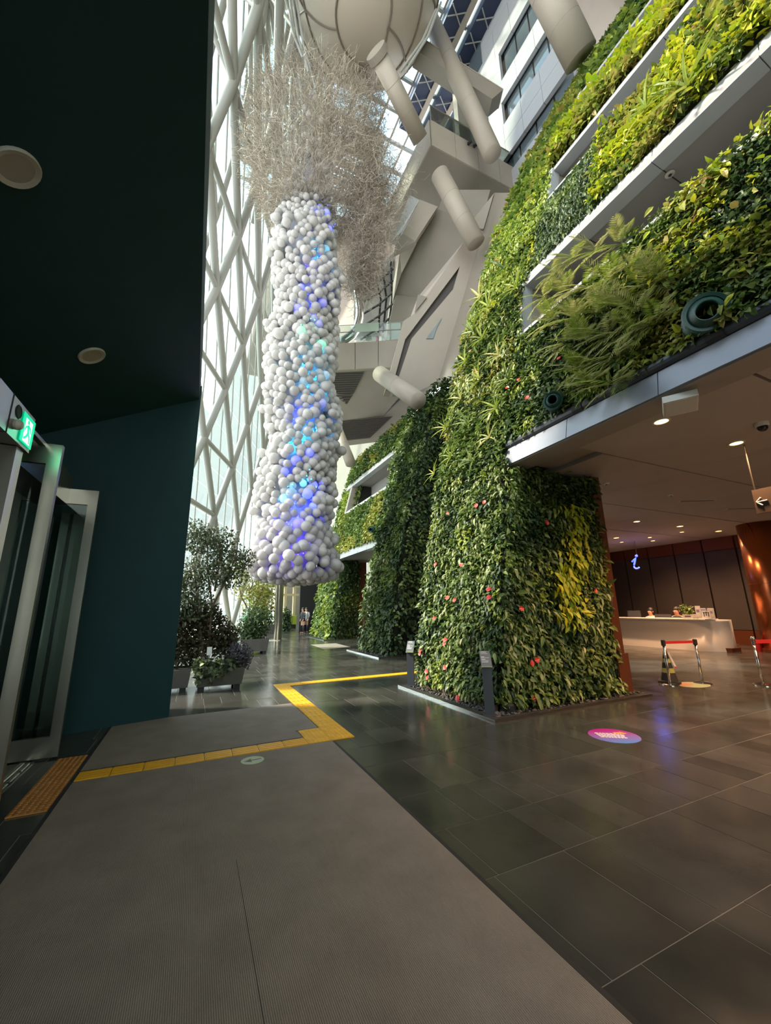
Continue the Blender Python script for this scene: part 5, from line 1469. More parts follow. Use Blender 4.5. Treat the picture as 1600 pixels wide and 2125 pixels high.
# exit sign box
XS = -1.45
es = thing('exit_sign', 'green running-man exit sign on a steel box above the door', 'exit sign', (XS, 4.1, 3.03))
obj('housing', MB().span(XS - 0.17, XS, 3.6, 4.34, 3.035, 3.36), M['steel'], es)
obj('housing_edge', MB().span(XS - 0.172, XS + 0.004, 3.85, 3.86, 3.033, 3.362), M['rubber'], es)
obj('speaker_grille', MB().lathe([(0.0001, 0.004), (0.045, 0.004), (0.052, 0.008), (0.06, 0.0)], (XS, 3.99, 3.27), 18, (1, 0, 0)), M['rubber'], es)
obj('emergency_lamp', MB().lathe([(0.04, 0), (0.045, 0.02), (0.03, 0.05), (0.0001, 0.055)], (XS, 3.97, 3.15), 14, (1, 0, 0)), M['cream'], es)
g_em = mat('sign_green', (0.0, 0.35, 0.18), 0.4, emit=(0.0, 0.42, 0.20), estr=1.2)
w_em = mat('sign_white', (0.9, 0.9, 0.9), 0.4, emit=(0.85, 0.92, 1.0), estr=0.9)
def sg(u, v): return (XS + 0.006, 4.075 + 0.255 * u, 3.065 + 0.255 * v)
face = obj('sign_face', MB().prism([sg(0, 0), sg(1, 0), sg(1, 1), sg(0, 1)], (0.006, 0, 0)), g_em, es)
def sgp(pts, dx, m, nm): obj(nm, MB().prism([(XS + 0.012 + dx, sg(u, v)[1], sg(u, v)[2]) for u, v in pts], (0.0015, 0, 0)), m, face)
sgp([(0.2, 0.06), (0.78, 0.06), (0.78, 0.86), (0.2, 0.86)], 0, w_em, 'door_pictogram')
def limb(a, b, w):
    a = np.array(a); b = np.array(b); d = b - a; d = d / np.linalg.norm(d); q = np.array([-d[1], d[0]]) * w
    sgp([tuple(a + q), tuple(b + q), tuple(b - q), tuple(a - q)], 0.0015, g_em, 'figure_limb')
sgp([(0.42 + 0.075 * math.cos(k * 0.628), 0.77 + 0.075 * math.sin(k * 0.628)) for k in range(10)], 0.0015, g_em, 'figure_head')
limb((0.44, 0.68), (0.52, 0.40), 0.075); limb((0.46, 0.64), (0.26, 0.56), 0.035); limb((0.26, 0.56), (0.22, 0.44), 0.03); limb((0.46, 0.66), (0.66, 0.60), 0.035); limb((0.66, 0.60), (0.72, 0.48), 0.03)
limb((0.52, 0.42), (0.40, 0.26), 0.05); limb((0.40, 0.26), (0.22, 0.14), 0.04); limb((0.52, 0.42), (0.66, 0.30), 0.05); limb((0.66, 0.30), (0.70, 0.10), 0.04)
sl = bpy.data.lights.new('sign_light', 'POINT'); sl.energy = 0.45; sl.color = (0.1, 1.0, 0.5); sl.shadow_soft_size = 0.1
so = bpy.data.objects.new('sign_light', sl); COL.objects.link(so); attach(so, (XS + 0.08, 4.25, 3.2), es)

# ================================================================== PLANTED BEDS WITH STEEL EDGES
PEB = MB().ball((0, 0, 0), (1.0, 0.75, 0.5), 7, 5).mesh('pebble'); PEB.materials.append(M['pebble'])
pv = np.array([v.co for v in PEB.vertices]); pf = []
for q in PEB.polygons:
    v = list(q.vertices)
    for k in range(1, len(v) - 1): pf.append((v[0], v[k], v[k + 1]))
pf = np.array(pf)
def bed(label, x0, x1, y0, y1, nparts, nfield, inner):
    t = thing('planting_bed', label, 'planting bed', (x0, y0, 0))
    obj('rim', MB().span(x0, x0 + 0.02, y0, y1, 0, 0.035), M['chrome'], t)
    obj('rim', MB().span(x0 + 0.02, x1, y0, y0 + 0.02, 0, 0.035), M['steel'], t)
    obj('rim', MB().span(x0 + 0.02, x1, y1 - 0.02, y1, 0, 0.035), M['steel'], t)
    obj('stone_border', MB().span(x0 + 0.02, x0 + 0.16, y0 + 0.02, y1 - 0.02, 0, 0.03), M['bedstone'], t)
    obj('stone_border', MB().span(x0 + 0.16, x1, y0 + 0.02, y0 + 0.12, 0, 0.03), M['bedstone'], t)
    obj('bed_floor', MB().span(x0 + 0.16, x1, y0 + 0.12, y1 - 0.02, 0, 0.012), M['soil'], t)
    g = np.random.default_rng(5)
    pts = []
    while len(pts) < nparts + nfield:
        x, y_ = g.uniform(x0 + 0.17, x1 - 0.03), g.uniform(y0 + 0.13, y1 - 0.04)
        if x > inner[0] and y_ > inner[1]: continue
        pts.append((x, y_))
    pts.sort(key=lambda q: q[0] ** 2 + q[1] ** 2)
    for x, y_ in pts[:nparts]:
        copy_at(PEB, 'pebble', (x, y_, 0.025), Euler((g.uniform(-0.4, 0.4), g.uniform(-0.4, 0.4), g.uniform(0, 6))).to_quaternion(), g.uniform(0.022, 0.042), t)
    V = []; Fc = []
    for i, (x, y_) in enumerate(pts[nparts:]):
        q = np.array(Euler((g.uniform(-0.4, 0.4), g.uniform(-0.4, 0.4), g.uniform(0, 6))).to_matrix())
        V.append(pv * g.uniform(0.02, 0.04) @ q.T + np.array([x, y_, 0.024])); Fc.append(pf + i * len(pv))
    if V: point_mesh('pebble_field', np.concatenate(V), np.concatenate(Fc), M['pebble'], t, 'stuff')
    return t
bd = bed('steel-edged pebble bed around the nearest planted pier', 4.08, 7.72, 5.05, 8.16, 160, 420, (4.55, 5.55))
obj('timber_edge', MB().box((4.50, 6.6, 0.06), (0.05, 2.2, 0.09)), mat('brown_edge', (0.10, 0.055, 0.04), 0.7), bd)
obj('timber_edge', MB().box((5.9, 5.50, 0.05), (2.6, 0.05, 0.08)), mat('brown_edge', (0.10, 0.055, 0.04), 0.7), bd)
up_ = thing('uplight', 'low black round uplight at the corner of the nearest bed', 'lamp', (4.62, 5.38, 0.02))
obj('lamp_can', MB().lathe([(0.10, 0.0), (0.12, 0.10), (0.11, 0.13), (0.06, 0.13)], (4.62, 5.38, 0.02), 18), M['rubber'], up_)
obj('lamp_lens', MB().lathe([(0.0001, 0.125), (0.09, 0.125), (0.09, 0.135), (0.0001, 0.135)], (4.62, 5.38, 0.02), 18), M['graphite'], up_)
bed('steel-edged bed below the second planted pier', 5.68, 7.6, 12.75, 15.9, 40, 120, (6.2, 13.2))
bed('steel-edged bed below the third planted pier', 6.30, 8.4, 21.2, 25.3, 0, 60, (6.9, 21.6))

def info_post(label, x, y_, h, rz):
    t = thing('info_post', label, 'information post', (x, y_, 0.03))
    r = Matrix.Rotation(rz, 3, 'Z')
    def w(p): v = r @ Vector(p); return (v.x + x, v.y + y_, v.z)
    def part(nm, mb, m):
        mb.v = [w(q) for q in mb.v]; return obj(nm, mb, m, t)
    part('post_body', MB().box((0, 0, (h - 0.16) / 2 + 0.01), (0.145, 0.028, h - 0.18)), M['graphite'])
    part('post_return', MB().box((0.066, 0.028, (h - 0.18) / 2 + 0.01), (0.012, 0.05, h - 0.22)), M['graphite'])
    part('foot_plate', MB().box((0, 0.02, 0.035), (0.2, 0.12, 0.01)), M['graphite'])
    th_ = math.radians(42)
    def tilt(mb, z0):
        rr = Matrix.Rotation(th_, 3, 'X')
        mb.v = [tuple(rr @ Vector(q) + Vector((0, -0.02, z0))) for q in mb.v]; return mb
    pl_ = part('plaque', tilt(MB().box((0, 0.135, 0.0), (0.155, 0.30, 0.012)), h - 0.185), M['graphite'])
    part('clear_cover', tilt(MB().box((0, 0.135, 0.011), (0.165, 0.31, 0.008)), h - 0.185), mat('plaque_acrylic', (0.16, 0.17, 0.18), 0.12, spec=0.9))
    for i, v0 in enumerate((0.265, 0.235, 0.17, 0.15, 0.12, 0.10, 0.07)):
        wd = (0.09, 0.11, 0.05, 0.12, 0.06, 0.11, 0.10)[i]
        part('print_line', tilt(MB().box((-0.065 + wd / 2, v0, 0.0155), (wd, 0.006 if i % 2 else 0.010, 0.001)), h - 0.185), M['paper'])
    for sx in (-0.07, 0.07):
        for sy in (0.0, 0.27): part('stud', tilt(MB().tube((sx, sy, 0.012), (sx, sy, 0.022), 0.008, 8), h - 0.185), M['chrome'])
    part('acrylic_edge', tilt(MB().box((0, -0.022, 0.010), (0.165, 0.012, 0.010)), h - 0.185), mat('acrylic_edge', (0.42, 0.50, 0.22), 0.3))
info_post('nearer graphite information post with slanted plaque at the bed corner', 4.20, 5.30, 0.92, math.radians(-32))
info_post('farther graphite information post with slanted plaque where the yellow strip ends', 4.28, 7.95, 0.90, math.radians(-40))

# ================================================================== LOBBY ON THE RIGHT
# belt barrier posts
def belt_post(label, x, y_, h=0.90, ball=False):
    t = thing('barrier_post', label, 'barrier post', (x, y_, 0))
    obj('base', MB().lathe([(0.165, 0.0), (0.165, 0.012), (0.13, 0.028), (0.03, 0.04), (0.0001, 0.04)], (x, y_, 0), 28), M['chrome'], t, smooth=False)
    obj('pole', MB().tube((x, y_, 0.03), (x, y_, h - 0.1), 0.026, 16), M['chrome'], t, smooth=True)
    if ball:
        obj('ball_top', MB().ball((x, y_, h), 0.045, 14, 10), M['chrome'], t, smooth=True)
        obj('collar', MB().tube((x, y_, h - 0.12), (x, y_, h - 0.04), 0.034, 16), M['chrome'], t)
    else:
        obj('belt_cassette', MB().lathe([(0.034, 0), (0.042, 0.01), (0.042, 0.10), (0.034, 0.115), (0.0001, 0.115)], (x, y_, h - 0.115), 18), M['rubber'], t)
    return t
belt_post('chrome barrier post in front of the traffic cone', 9.02, 5.49, 0.88)
belt_post('chrome barrier post right of the traffic cone on the green sticker', 9.73, 5.26, 0.88)
belt_post('chrome rope post with ball top at the right photo edge', 10.49, 4.57, 0.90, True)
b_ = MB()
d = np.array([9.73 - 9.02, 5.26 - 5.49]); d = d / np.linalg.norm(d)
mb = MB().prism([(9.02 + d[0] * 0.04, 5.49 + d[1] * 0.04, 0.80), (9.73 - d[0] * 0.04, 5.26 - d[1] * 0.04, 0.80), (9.73 - d[0] * 0.04, 5.26 - d[1] * 0.04, 0.855), (9.02 + d[0] * 0.04, 5.49 + d[1] * 0.04, 0.855)], (0.003, 0.01, 0))
tag(obj('barrier_belt', mb, M['red'], None), 'red belt stretched between the two barrier posts', 'belt')
mb = MB().prism([(10.53, 4.55, 0.80), (12.1, 3.7, 0.82), (12.1, 3.7, 0.90), (10.53, 4.55, 0.87)], (0.01, 0.02, 0))
tag(obj('barrier_belt', mb, M['red'], None), 'red belt leaving the photo from the ball-topped post', 'belt')
BK = on(1577, 1352, 2, 0)
t = thing('red_bucket', 'small red bucket behind the ball-topped post', 'bucket', BK)
obj('bucket_body', MB().lathe([(0.10, 0), (0.14, 0.3), (0.15, 0.3), (0.15, 0.32), (0.12, 0.31), (0.09, 0.03)], BK, 18), M['red'], t)
obj('bucket_handle', MB().path([(BK[0] - 0.13, BK[1], 0.3), (BK[0] - 0.07, BK[1], 0.4), (BK[0] + 0.07, BK[1], 0.4), (BK[0] + 0.13, BK[1], 0.3)], 0.008, 5), M['steel'], t)
# traffic cone
cx_, cy_ = 9.30, 5.66
t = thing('traffic_cone', 'black traffic cone with yellow-green bands and a white leaflet', 'traffic cone', (cx_, cy_, 0))
obj('cone_base', MB().box((cx_, cy_, 0.02), (0.40, 0.40, 0.04), rz=0.5), M['rubber'], t)
def cone_r(z): return 0.155 - 0.13 * (z - 0.04) / 0.62
obj('cone_body', MB().lathe([(cone_r(0.04), 0.04), (cone_r(0.64), 0.64), (0.0001, 0.65)], (cx_, cy_, 0), 22), M['rubber'], t, smooth=False)
for z0, z1 in ((0.20, 0.29), (0.40, 0.48)):
    obj('reflective_band', MB().lathe([(cone_r(z0) + 0.003, z0), (cone_r(z1) + 0.003, z1)], (cx_, cy_, 0), 22), mat('band_yellow', (0.35, 0.36, 0.08), 0.5), t)
obj('leaflet', MB().prism([(cx_ + 0.04, cy_ - 0.13, 0.30), (cx_ + 0.15, cy_ - 0.11, 0.28), (cx_ + 0.06, cy_ - 0.05, 0.60), (cx_ + 0.0, cy_ - 0.06, 0.60)], (0.0, 0.008, 0)), M['paper'], t)
obj('leaflet_stripe', MB().prism([(cx_ + 0.045, cy_ - 0.135, 0.30), (cx_ + 0.152, cy_ - 0.115, 0.28), (cx_ + 0.145, cy_ - 0.108, 0.31), (cx_ + 0.042, cy_ - 0.128, 0.33)], (0.0, -0.003, 0)), M['red'], t)

# reception desk with a moulded white front
t = thing('reception_desk', 'moulded white reception desk below the blue neon letter', 'desk', (16.2, 9.6, 0))
def desk_front():
    mb = MB(); ny, nz = 40, 16
    ys_ = np.linspace(13.2, 7.80, ny); zs_ = np.linspace(0.0, 1.04, nz)
    for i, y_ in enumerate(ys_):
        for k, z in enumerate(zs_):
            f = (13.2 - y_) / 5.4; h = z / 1.04
            x = 15.95 + 0.10 * math.sin(h * math.pi) * (1 - 0.2 * math.cos(f * 5)) + 0.09 * math.exp(-((h - 0.55) / 0.22) ** 2) * math.sin(f * math.pi)
            if f > 0.78:
                g = (f - 0.78) / 0.22
                x += 0.55 * g ** 2.6 - 0.15 * math.sin(g * math.pi) * math.exp(-((h - 0.25) / 0.3) ** 2)
            mb.v.append((x, y_, z))
    for i in range(ny - 1):
        for k in range(nz - 1):
            a = i * nz + k; mb.f.append((a, a + 1, a + nz + 1, a + nz))
    k0 = len(mb.v)
    for i, y_ in enumerate(ys_):
        for z in (0.0, 1.04): mb.v.append((16.78, y_, z))
    for i in range(ny - 1):
        mb.f.append((i * nz + nz - 1, k0 + 2 * i + 1, k0 + 2 * i + 3, (i + 1) * nz + nz - 1))
        mb.f.append((k0 + 2 * i + 1, k0 + 2 * i, k0 + 2 * i + 2, k0 + 2 * i + 3))
    mb.f.append(tuple((ny - 1) * nz + k for k in range(nz)) + (k0 + 2 * ny - 1, k0 + 2 * ny - 2))
    return mb
obj('desk_body', desk_front(), M['desk'], t, smooth=True)
obj('desk_top', MB().span(15.90, 16.72, 8.15, 13.2, 1.04, 1.075), M['desk'], t)
obj('plinth', MB().span(16.35, 16.9, 7.75, 7.95, 0.0, 0.12), M['brown'], t)
obj('work_shelf', MB().span(16.70, 17.12, 8.3, 13.2, 0.71, 0.75), M['desk'], t)
t = thing('monitor', 'dark computer monitor edge behind the left of the desk', 'monitor', (17.0, 11.35, 0.75))
obj('screen', MB().box((17.0, 11.35, 1.17), (0.04, 0.55, 0.34)), M['graphite'], t); obj('stand', MB().tube((17.0, 11.35, 0.75), (17.0, 11.35, 1.02), 0.03, 8), M['rubber'], t)
t = thing('monitor', 'low dark monitor between the two people at the desk', 'monitor', (16.9, 10.12, 0.75))
obj('screen', MB().box((16.9, 10.12, 1.08), (0.04, 0.62, 0.24)), M['graphite'], t); obj('stand', MB().tube((16.9, 10.12, 0.75), (16.9, 10.12, 0.97), 0.03, 8), M['rubber'], t)
PY = on(1431, 1280, 0, 16.3)[1]
t = thing('desk_plant', 'small leafy plant in a white box on the desk', 'potted plant', (16.3, PY, 1.075))
obj('pot', MB().box((16.3, PY, 1.15), (0.2, 0.36, 0.15)), M['paper'], t); obj('pot_print', MB().box((16.195, PY, 1.15), (0.004, 0.2, 0.04)), M['graphite'], t)
scatter_leaves(t, [(16.3, PY + 0.07, 1.38), (16.3, PY - 0.03, 1.36), (16.3, PY + 0.17, 1.5)], [(0.14, 0.2, 0.16), (0.12, 0.16, 0.14), (0.08, 0.12, 0.08)], 90, L_MID, 0.13, 0.5, 201)
cy = lambda q: on(q, 1278, 0, 16.28)[1]
cards = [(cy(1450), 0.16, 0.44, 'tall narrow leaflet stand with dark print on the desk', M['paper']), (cy(1463), 0.22, 0.36, 'blue and white brochure stand on the desk', mat('brochure_blue', (0.28, 0.34, 0.55), 0.5)), (cy(1475), 0.24, 0.36, 'pale brochure stand at the right end of the desk', M['cream'])]
for y_, w, h, lab, m in cards:
    t = thing('leaflet_stand', lab, 'leaflet stand', (16.25, y_, 1.075))
    obj('stand_back', MB().box((16.30, y_, 1.075 + h / 2), (0.02, w, h)), M['paper'], t)
    obj('leaflet', MB().box((16.283, y_, 1.075 + h * 0.55), (0.012, w * 0.85, h * 0.75)), m, t)
    obj('leaflet_print', MB().box((16.275, y_, 1.075 + h * 0.6), (0.004, w * 0.6, h * 0.22)), mat('print_violet', (0.22, 0.20, 0.36), 0.6), t)
    obj('stand_foot', MB().box((16.25, y_, 1.08), (0.14, w, 0.012)), M['paper'], t)
t = thing('notice_card', 'white notice card with dark diagram leaning on the desk end', 'card', (16.15, 8.15, 1.075))
obj('card', MB().box((16.15, 8.2, 1.21), (0.015, 0.26, 0.27)), M['paper'], t)
for k in range(3): obj('card_print', MB().box((16.14, 8.27 - k * 0.07, 1.22 + 0.03 * (k % 2)), (0.004, 0.03, 0.14)), M['graphite'], t)
obj('card_print', MB().box((16.14, 8.2, 1.29), (0.004, 0.2, 0.02)), M['graphite'], t)
t = thing('reading_glasses', 'black-rimmed glasses on the desk before the brochures', 'glasses', (15.98, 8.5, 1.08))
for yy_ in (8.42, 8.52):
    obj('rim', MB().path([(15.98, yy_ + 0.035 * math.cos(a), 1.105 + 0.025 * math.sin(a)) for a in np.linspace(0, 2 * math.pi, 11)], 0.004, 4), M['rubber'], t)
    obj('temple', MB().tube((15.98, yy_, 1.11), (16.1, yy_, 1.10), 0.004, 4), M['rubber'], t)

# people: one continuous skin mesh each, hair and clothes as children
def person(label, loc, face, seated=True, shirt=None, hair_len=0.0, sc=1.0):
    """face = heading angle about z; seated or standing"""
    t = thing('person', label, 'person', loc)
    J = {}
    hip = 0.50 if seated else 0.90
    pts = [('pelvis', (0, 0, hip), 0.12), ('waist', (0, 0.0, hip + 0.18), 0.115), ('chest', (0.0, 0, hip + 0.38), 0.135), ('neck', (0.02, 0, hip + 0.55), 0.055), ('jaw', (0.05, 0, hip + 0.62), 0.07), ('head', (0.035, 0, hip + 0.70), 0.088), ('crown', (0.02, 0, hip + 0.77), 0.065)]
    edges = [(0, 1), (1, 2), (2, 3), (3, 4), (4, 5), (5, 6)]
    V = [p for _, p, _ in pts]; Rr = [r for _, _, r in pts]
    for s in (-1, 1):
        b = len(V)
        V += [(0, s * 0.17, hip + 0.47), (0.06, s * 0.22, hip + 0.24), (0.30 if seated else 0.1, s * 0.16, hip + 0.22 if seated else hip + 0.0), (0.37 if seated else 0.14, s * 0.12, hip + 0.23 if seated else hip - 0.08)]
        Rr += [0.06, 0.045, 0.034, 0.028]
        edges += [(2, b), (b, b + 1), (b + 1, b + 2), (b + 2, b + 3)]
        f = len(V)
        for k_ in range(4):
            V.append((V[b + 3][0] + 0.07, V[b + 3][1] - s * (0.012 * k_ - 0.02), V[b + 3][2] - 0.012)); Rr.append(0.009)
            edges.append((b + 3, f + k_))
        V.append((V[b + 3][0] + 0.03, V[b + 3][1] - s * 0.045, V[b + 3][2])); Rr.append(0.01); edges.append((b + 3, f + 4))
        c = len(V)
        if seated: V += [(0.02, s * 0.09, hip - 0.01), (0.42, s * 0.10, hip), (0.42, s * 0.10, 0.08), (0.55, s * 0.10, 0.045)]
        else: V += [(0.0, s * 0.085, hip - 0.04), (0.02, s * 0.09, 0.48), (-0.02, s * 0.09, 0.07), (0.12, s * 0.10, 0.04)]
        Rr += [0.09, 0.06, 0.042, 0.035]
        edges += [(0, c), (c, c + 1), (c + 1, c + 2), (c + 2, c + 3)]
    me = bpy.data.meshes.new('body'); me.from_pydata(V, edges, []); me.update()
    me.materials.append(M['skin'])
    o = bpy.data.objects.new('body', me); COL.objects.link(o); attach(o, loc, t)
    o.rotation_euler.z = face; o.scale = (sc,) * 3
    sk = o.modifiers.new('skin', 'SKIN')
    for i, r in enumerate(Rr):
        me.skin_vertices[0].data[i].radius = (r, r); me.skin_vertices[0].data[i].use_root = (i == 0)
    sb = o.modifiers.new('smooth', 'SUBSURF'); sb.levels = 2; sb.render_levels = 2
    R_ = Matrix.Rotation(face, 3, 'Z')
    def W(p): v = R_ @ (Vector(p) * sc); return Vector(loc) + v
    hz = hip + 0.70
    hm = MB().ball((0, 0, 0), (0.118, 0.105, 0.125), 14, 10)
    hm.v = [tuple(W((p[0] - 0.012, p[1], p[2] + hz + 0.035))) for p in hm.v if True]
    obj('hair', hm, M['hair'], t, smooth=True)
    for s in (-1, 1):
        obj('eye', MB().ball(W((0.122, s * 0.035, hz + 0.0)), 0.011, 6, 4), M['paper'], t)
        obj('ear', MB().ball(W((0.025, s * 0.095, hz - 0.01)), (0.016, 0.014, 0.03), 6, 5), M['skin'], t)
    obj('nose', MB().tube(W((0.118, 0, hz + 0.01)), W((0.142, 0, hz - 0.03)), 0.008 * sc, 6, r1=0.015 * sc), M['skin'], t)
    obj('mouth', MB().tube(W((0.122, -0.02, hz - 0.062)), W((0.122, 0.02, hz - 0.062)), 0.006 * sc, 5), mat('lips', (0.40, 0.12, 0.10), 0.5), t)
    sh = MB().lathe([(0.15, hip - 0.08), (0.155, hip + 0.1), (0.17, hip + 0.3), (0.175, hip + 0.42), (0.12, hip + 0.52), (0.065, hip + 0.55)], (0, 0, 0), 16)
    sh.v = [tuple(W((p[0] * 0.85, p[1] * 1.15, p[2]))) for p in sh.v]
    obj('shirt', sh, shirt, t, smooth=True)
    for s in (-1, 1):
        obj('sleeve', MB().path([W((0, s * 0.15, hip + 0.48)), W((0.06, s * 0.22, hip + 0.24)), W((0.24 if seated else 0.09, s * 0.175, hip + (0.225 if seated else 0.06)))], 0.068 * sc, 10, 0.7), shirt, t, smooth=True)
        if seated: lg = [W((0.02, s * 0.09, hip - 0.01)), W((0.42, s * 0.10, hip)), W((0.42, s * 0.10, 0.1))]
        else: lg = [W((0.0, s * 0.085, hip)), W((0.02, s * 0.09, 0.48)), W((-0.01, s * 0.09, 0.08))]
        obj('trouser_leg', MB().path(lg, 0.098 * sc, 10, 0.6), M['shirt'], t, smooth=True)
    return t
def chair(label, x, y_):
    t = thing('office_chair', label, 'chair', (x, y_, 0))
    obj('seat', MB().span(x - 0.25, x + 0.25, y_ - 0.25, y_ + 0.25, 0.36, 0.42), M['rubber'], t)
    obj('backrest', MB().span(x + 0.24, x + 0.30, y_ - 0.22, y_ + 0.22, 0.5, 0.95), M['rubber'], t)
    obj('stem', MB().tube((x, y_, 0.06), (x, y_, 0.36), 0.03, 8), M['steel'], t)
    for k in range(5): obj('leg', MB().tube((x, y_, 0.08), (x + 0.28 * math.cos(k * 1.257), y_ + 0.28 * math.sin(k * 1.257), 0.03), 0.02, 6), M['rubber'], t)
chair('dark office chair behind the desk under the left person', 17.35, on(1351, 1272, 0, 17.3)[1])
chair('dark office chair behind the desk under the right person', 17.35, on(1405, 1272, 0, 17.3)[1])
person('seated person at the left of the desk, head half hidden behind it', (17.30, on(1351, 1272, 0, 17.3)[1], 0), math.pi, True, M['shirtw'], sc=1.08)
person('seated person at the middle of the desk looking towards the hall', (17.30, on(1405, 1272, 0, 17.3)[1], 0), math.pi + 0.15, True, M['shirt'], sc=1.10)
person('distant standing person in dark clothes beside the third planted pier', (on(629, 1280, 1, 28.5)[0], 28.5, 0), 3.6, False, M['shirt'])
person('distant standing person in a pale top at the far end of the hall', (on(636, 1280, 1, 29.2)[0], 29.2, 0), 4.2, False, M['shirtw'])

# blue neon letter on a rod
t = thing('neon_sign', 'blue neon letter i hanging over the reception desk', 'sign', (17.0, 10.78, 3.0))
def ni(u, v): # local drawing: 0..1 across, 0..1 up; screen right is -y
    q = on(1300 + u * 45, 1140 + v * 55, 0, 17.0); return q
pt = [(410, 915), (560, 760), (690, 650), (650, 780), (610, 950), (570, 1150), (560, 1280), (610, 1370), (720, 1420), (840, 1400), (940, 1330)]
obj('letter_stroke', MB().path([ni(x / 1600, y_ / 1956) for x, y_ in pt], 0.032, 8), M['neon'], t)
obj('letter_dot', MB().ball(ni(740 / 1600, 480 / 1956), 0.055, 10, 8), M['neon'], t)
pp = ni(740 / 1600, 480 / 1956)
obj('rod', MB().tube(pp + np.array([0.03, 0, 0]), (pp[0] + 0.03, pp[1], 4.27), 0.012, 6), M['steel'], t)
nl = bpy.data.lights.new('neon_light', 'POINT'); nl.energy = 5; nl.color = (0.15, 0.2, 1.0); nl.shadow_soft_size = 0.25
no = bpy.data.objects.new('neon_light', nl); COL.objects.link(no); attach(no, (16.85, 10.78, 3.3), t)

# hanging direction sign
t = thing('hanging_sign', 'brown hanging sign with a white left arrow at the right photo edge', 'sign', (8.3, 2.6, 3.05))
obj('sign_board', MB().span(8.29, 8.33, 0.6, 3.18, 3.05, 3.45), mat('sign_brown', (0.055, 0.036, 0.022), 0.5), t)
obj('rod', MB().tube((8.31, 3.14, 3.45), (8.31, 3.14, 4.27), 0.014, 8), M['steel'], t)
obj('rod', MB().tube((8.31, 0.7, 3.45), (8.31, 0.7, 4.27), 0.014, 8), M['steel'], t)
def ar(x, y_): return on(1480 + x / 13.333, 980 + y_ / 13.333, 0, 8.28)
for a, b in (((1195, 828), (1505, 770)), ((1195, 828), (1310, 700)), ((1195, 828), (1370, 908))):
    obj('arrow_stroke', MB().tube(ar(*a), ar(*b), 0.0115, 8), M['paper'], t)

# ceiling fittings
dl = [(6.03, 3.15, 1), (8.09, 3.15, 1), (12.94, 8.06, 1), (15.28, 8.04, 1), (16.63, 8.72, .7), (17.81, 8.08, 1), (15.4, 10.53, 1), (16.74, 11.23, .7), (16.66, 9.96, .7), (17.72, 10.48, .8), (10.6, 8.06, 1), (10.15, 3.15, 1), (12.3, 3.15, 1), (14.4, 3.15, 1), (6.03, 0.7, 1), (8.09, 0.7, 1), (10.15, 0.7, 1), (6.03, -1.75, 1), (8.09, -1.75, 1), (10.15, -1.75, 1), (13.2, -1.75, 1)]
pos_words = {0: 'large warm downlight nearest the balcony edge beside the white speaker', 1: 'large warm downlight above the hanging arrow sign', 2: 'warm downlight first in the far row beside the brown post', 3: 'warm downlight in the middle of the far row', 4: 'small warm downlight just below the middle of the far row', 5: 'warm downlight at the right of the far row by the copper column', 6: 'warm downlight low left, nearest the brown post over the desk', 7: 'small warm downlight above and left of the neon letter', 8: 'small warm downlight above and right of the neon letter', 9: 'warm downlight in the last row near the copper band'}
for k, (x, y_, s) in enumerate(dl):
    lab = pos_words.get(k, 'warm downlight in the lobby ceiling outside the right of the photo')
    t = thing('ceiling_downlight', lab, 'downlight', (x, y_, 4.25), 'lobby downlights')
    r = 0.105 * s
    obj('trim_ring', MB().lathe([(r * 0.86, -0.012), (r * 1.12, -0.014), (r * 1.15, 0.0), (r * 0.86, 0.0)], (x, y_, 4.262), 24, ring=True), M['cream'], t)
    obj('lamp_disc', MB().lathe([(0.0001, -0.010), (r * 0.88, -0.010), (r * 0.88, 0.0), (0.0001, 0.0)], (x, y_, 4.262), 24), M['lamp'], t)
    ld = bpy.data.lights.new('lamp_light', 'SPOT'); ld.energy = 440 * s; ld.color = (1.0, 0.56, 0.30); ld.spot_size = math.radians(130); ld.spot_blend = 0.8; ld.shadow_soft_size = 0.10
    lo = bpy.data.objects.new('lamp_light', ld); COL.objects.link(lo); attach(lo, (x, y_, 4.235), t)
x_, y_ = 9.4, 18.6
t = thing('ceiling_downlight', 'warm downlight under the far balcony beside the second planted pier', 'downlight', (8.2, 17.5, 4.28))
obj('trim_ring', MB().lathe([(0.09, -0.012), (0.13, -0.014), (0.13, 0.0), (0.09, 0)], (8.2, 17.5, 4.30), 20, ring=True), M['cream'], t)
obj('lamp_disc', MB().lathe([(0.0001, -0.016), (0.1, -0.016), (0.1, 0.0), (0.0001, 0.0)], (8.2, 17.5, 4.30), 20), M['lamp'], t)
ld = bpy.data.lights.new('lamp_light', 'SPOT'); ld.energy = 120; ld.color = (1.0, 0.5, 0.22); ld.spot_size = math.radians(130); ld.shadow_soft_size = 0.1
lo = bpy.data.objects.new('lamp_light', ld); COL.objects.link(lo); attach(lo, (8.2, 17.5, 4.25), t)
SPK = Vector(on(1411, 838, 2, 4.10))
t = thing('ceiling_speaker', 'tilted white box speaker under the lowest balcony edge', 'speaker', SPK)
mb = MB().box((0, 0, 0), (0.30, 0.36, 0.10)); rr = Matrix.Rotation(0.55, 3, 'Z') @ Matrix.Rotation(0.28, 3, 'Y')
mb.v = [tuple(rr @ Vector(p) + SPK) for p in mb.v]
obj('speaker_box', mb, mat('ivory_plastic', (0.62, 0.58, 0.52), 0.5), t)
mb = MB().box((0, 0, -0.053), (0.26, 0.32, 0.008)); mb.v = [tuple(rr @ Vector(p) + SPK) for p in mb.v]
obj('speaker_grille', mb, M['cream'], t)
obj('bracket', MB().tube(SPK + Vector((0.1, -0.08, 0.03)), (SPK.x + 0.14, SPK.y - 0.12, 4.27), 0.03, 8), M['cream'], t)
p = on(1580, 878, 2, 4.26)
t = thing('dome_camera', 'black dome security camera in a white mount on the lobby ceiling', 'camera', p)
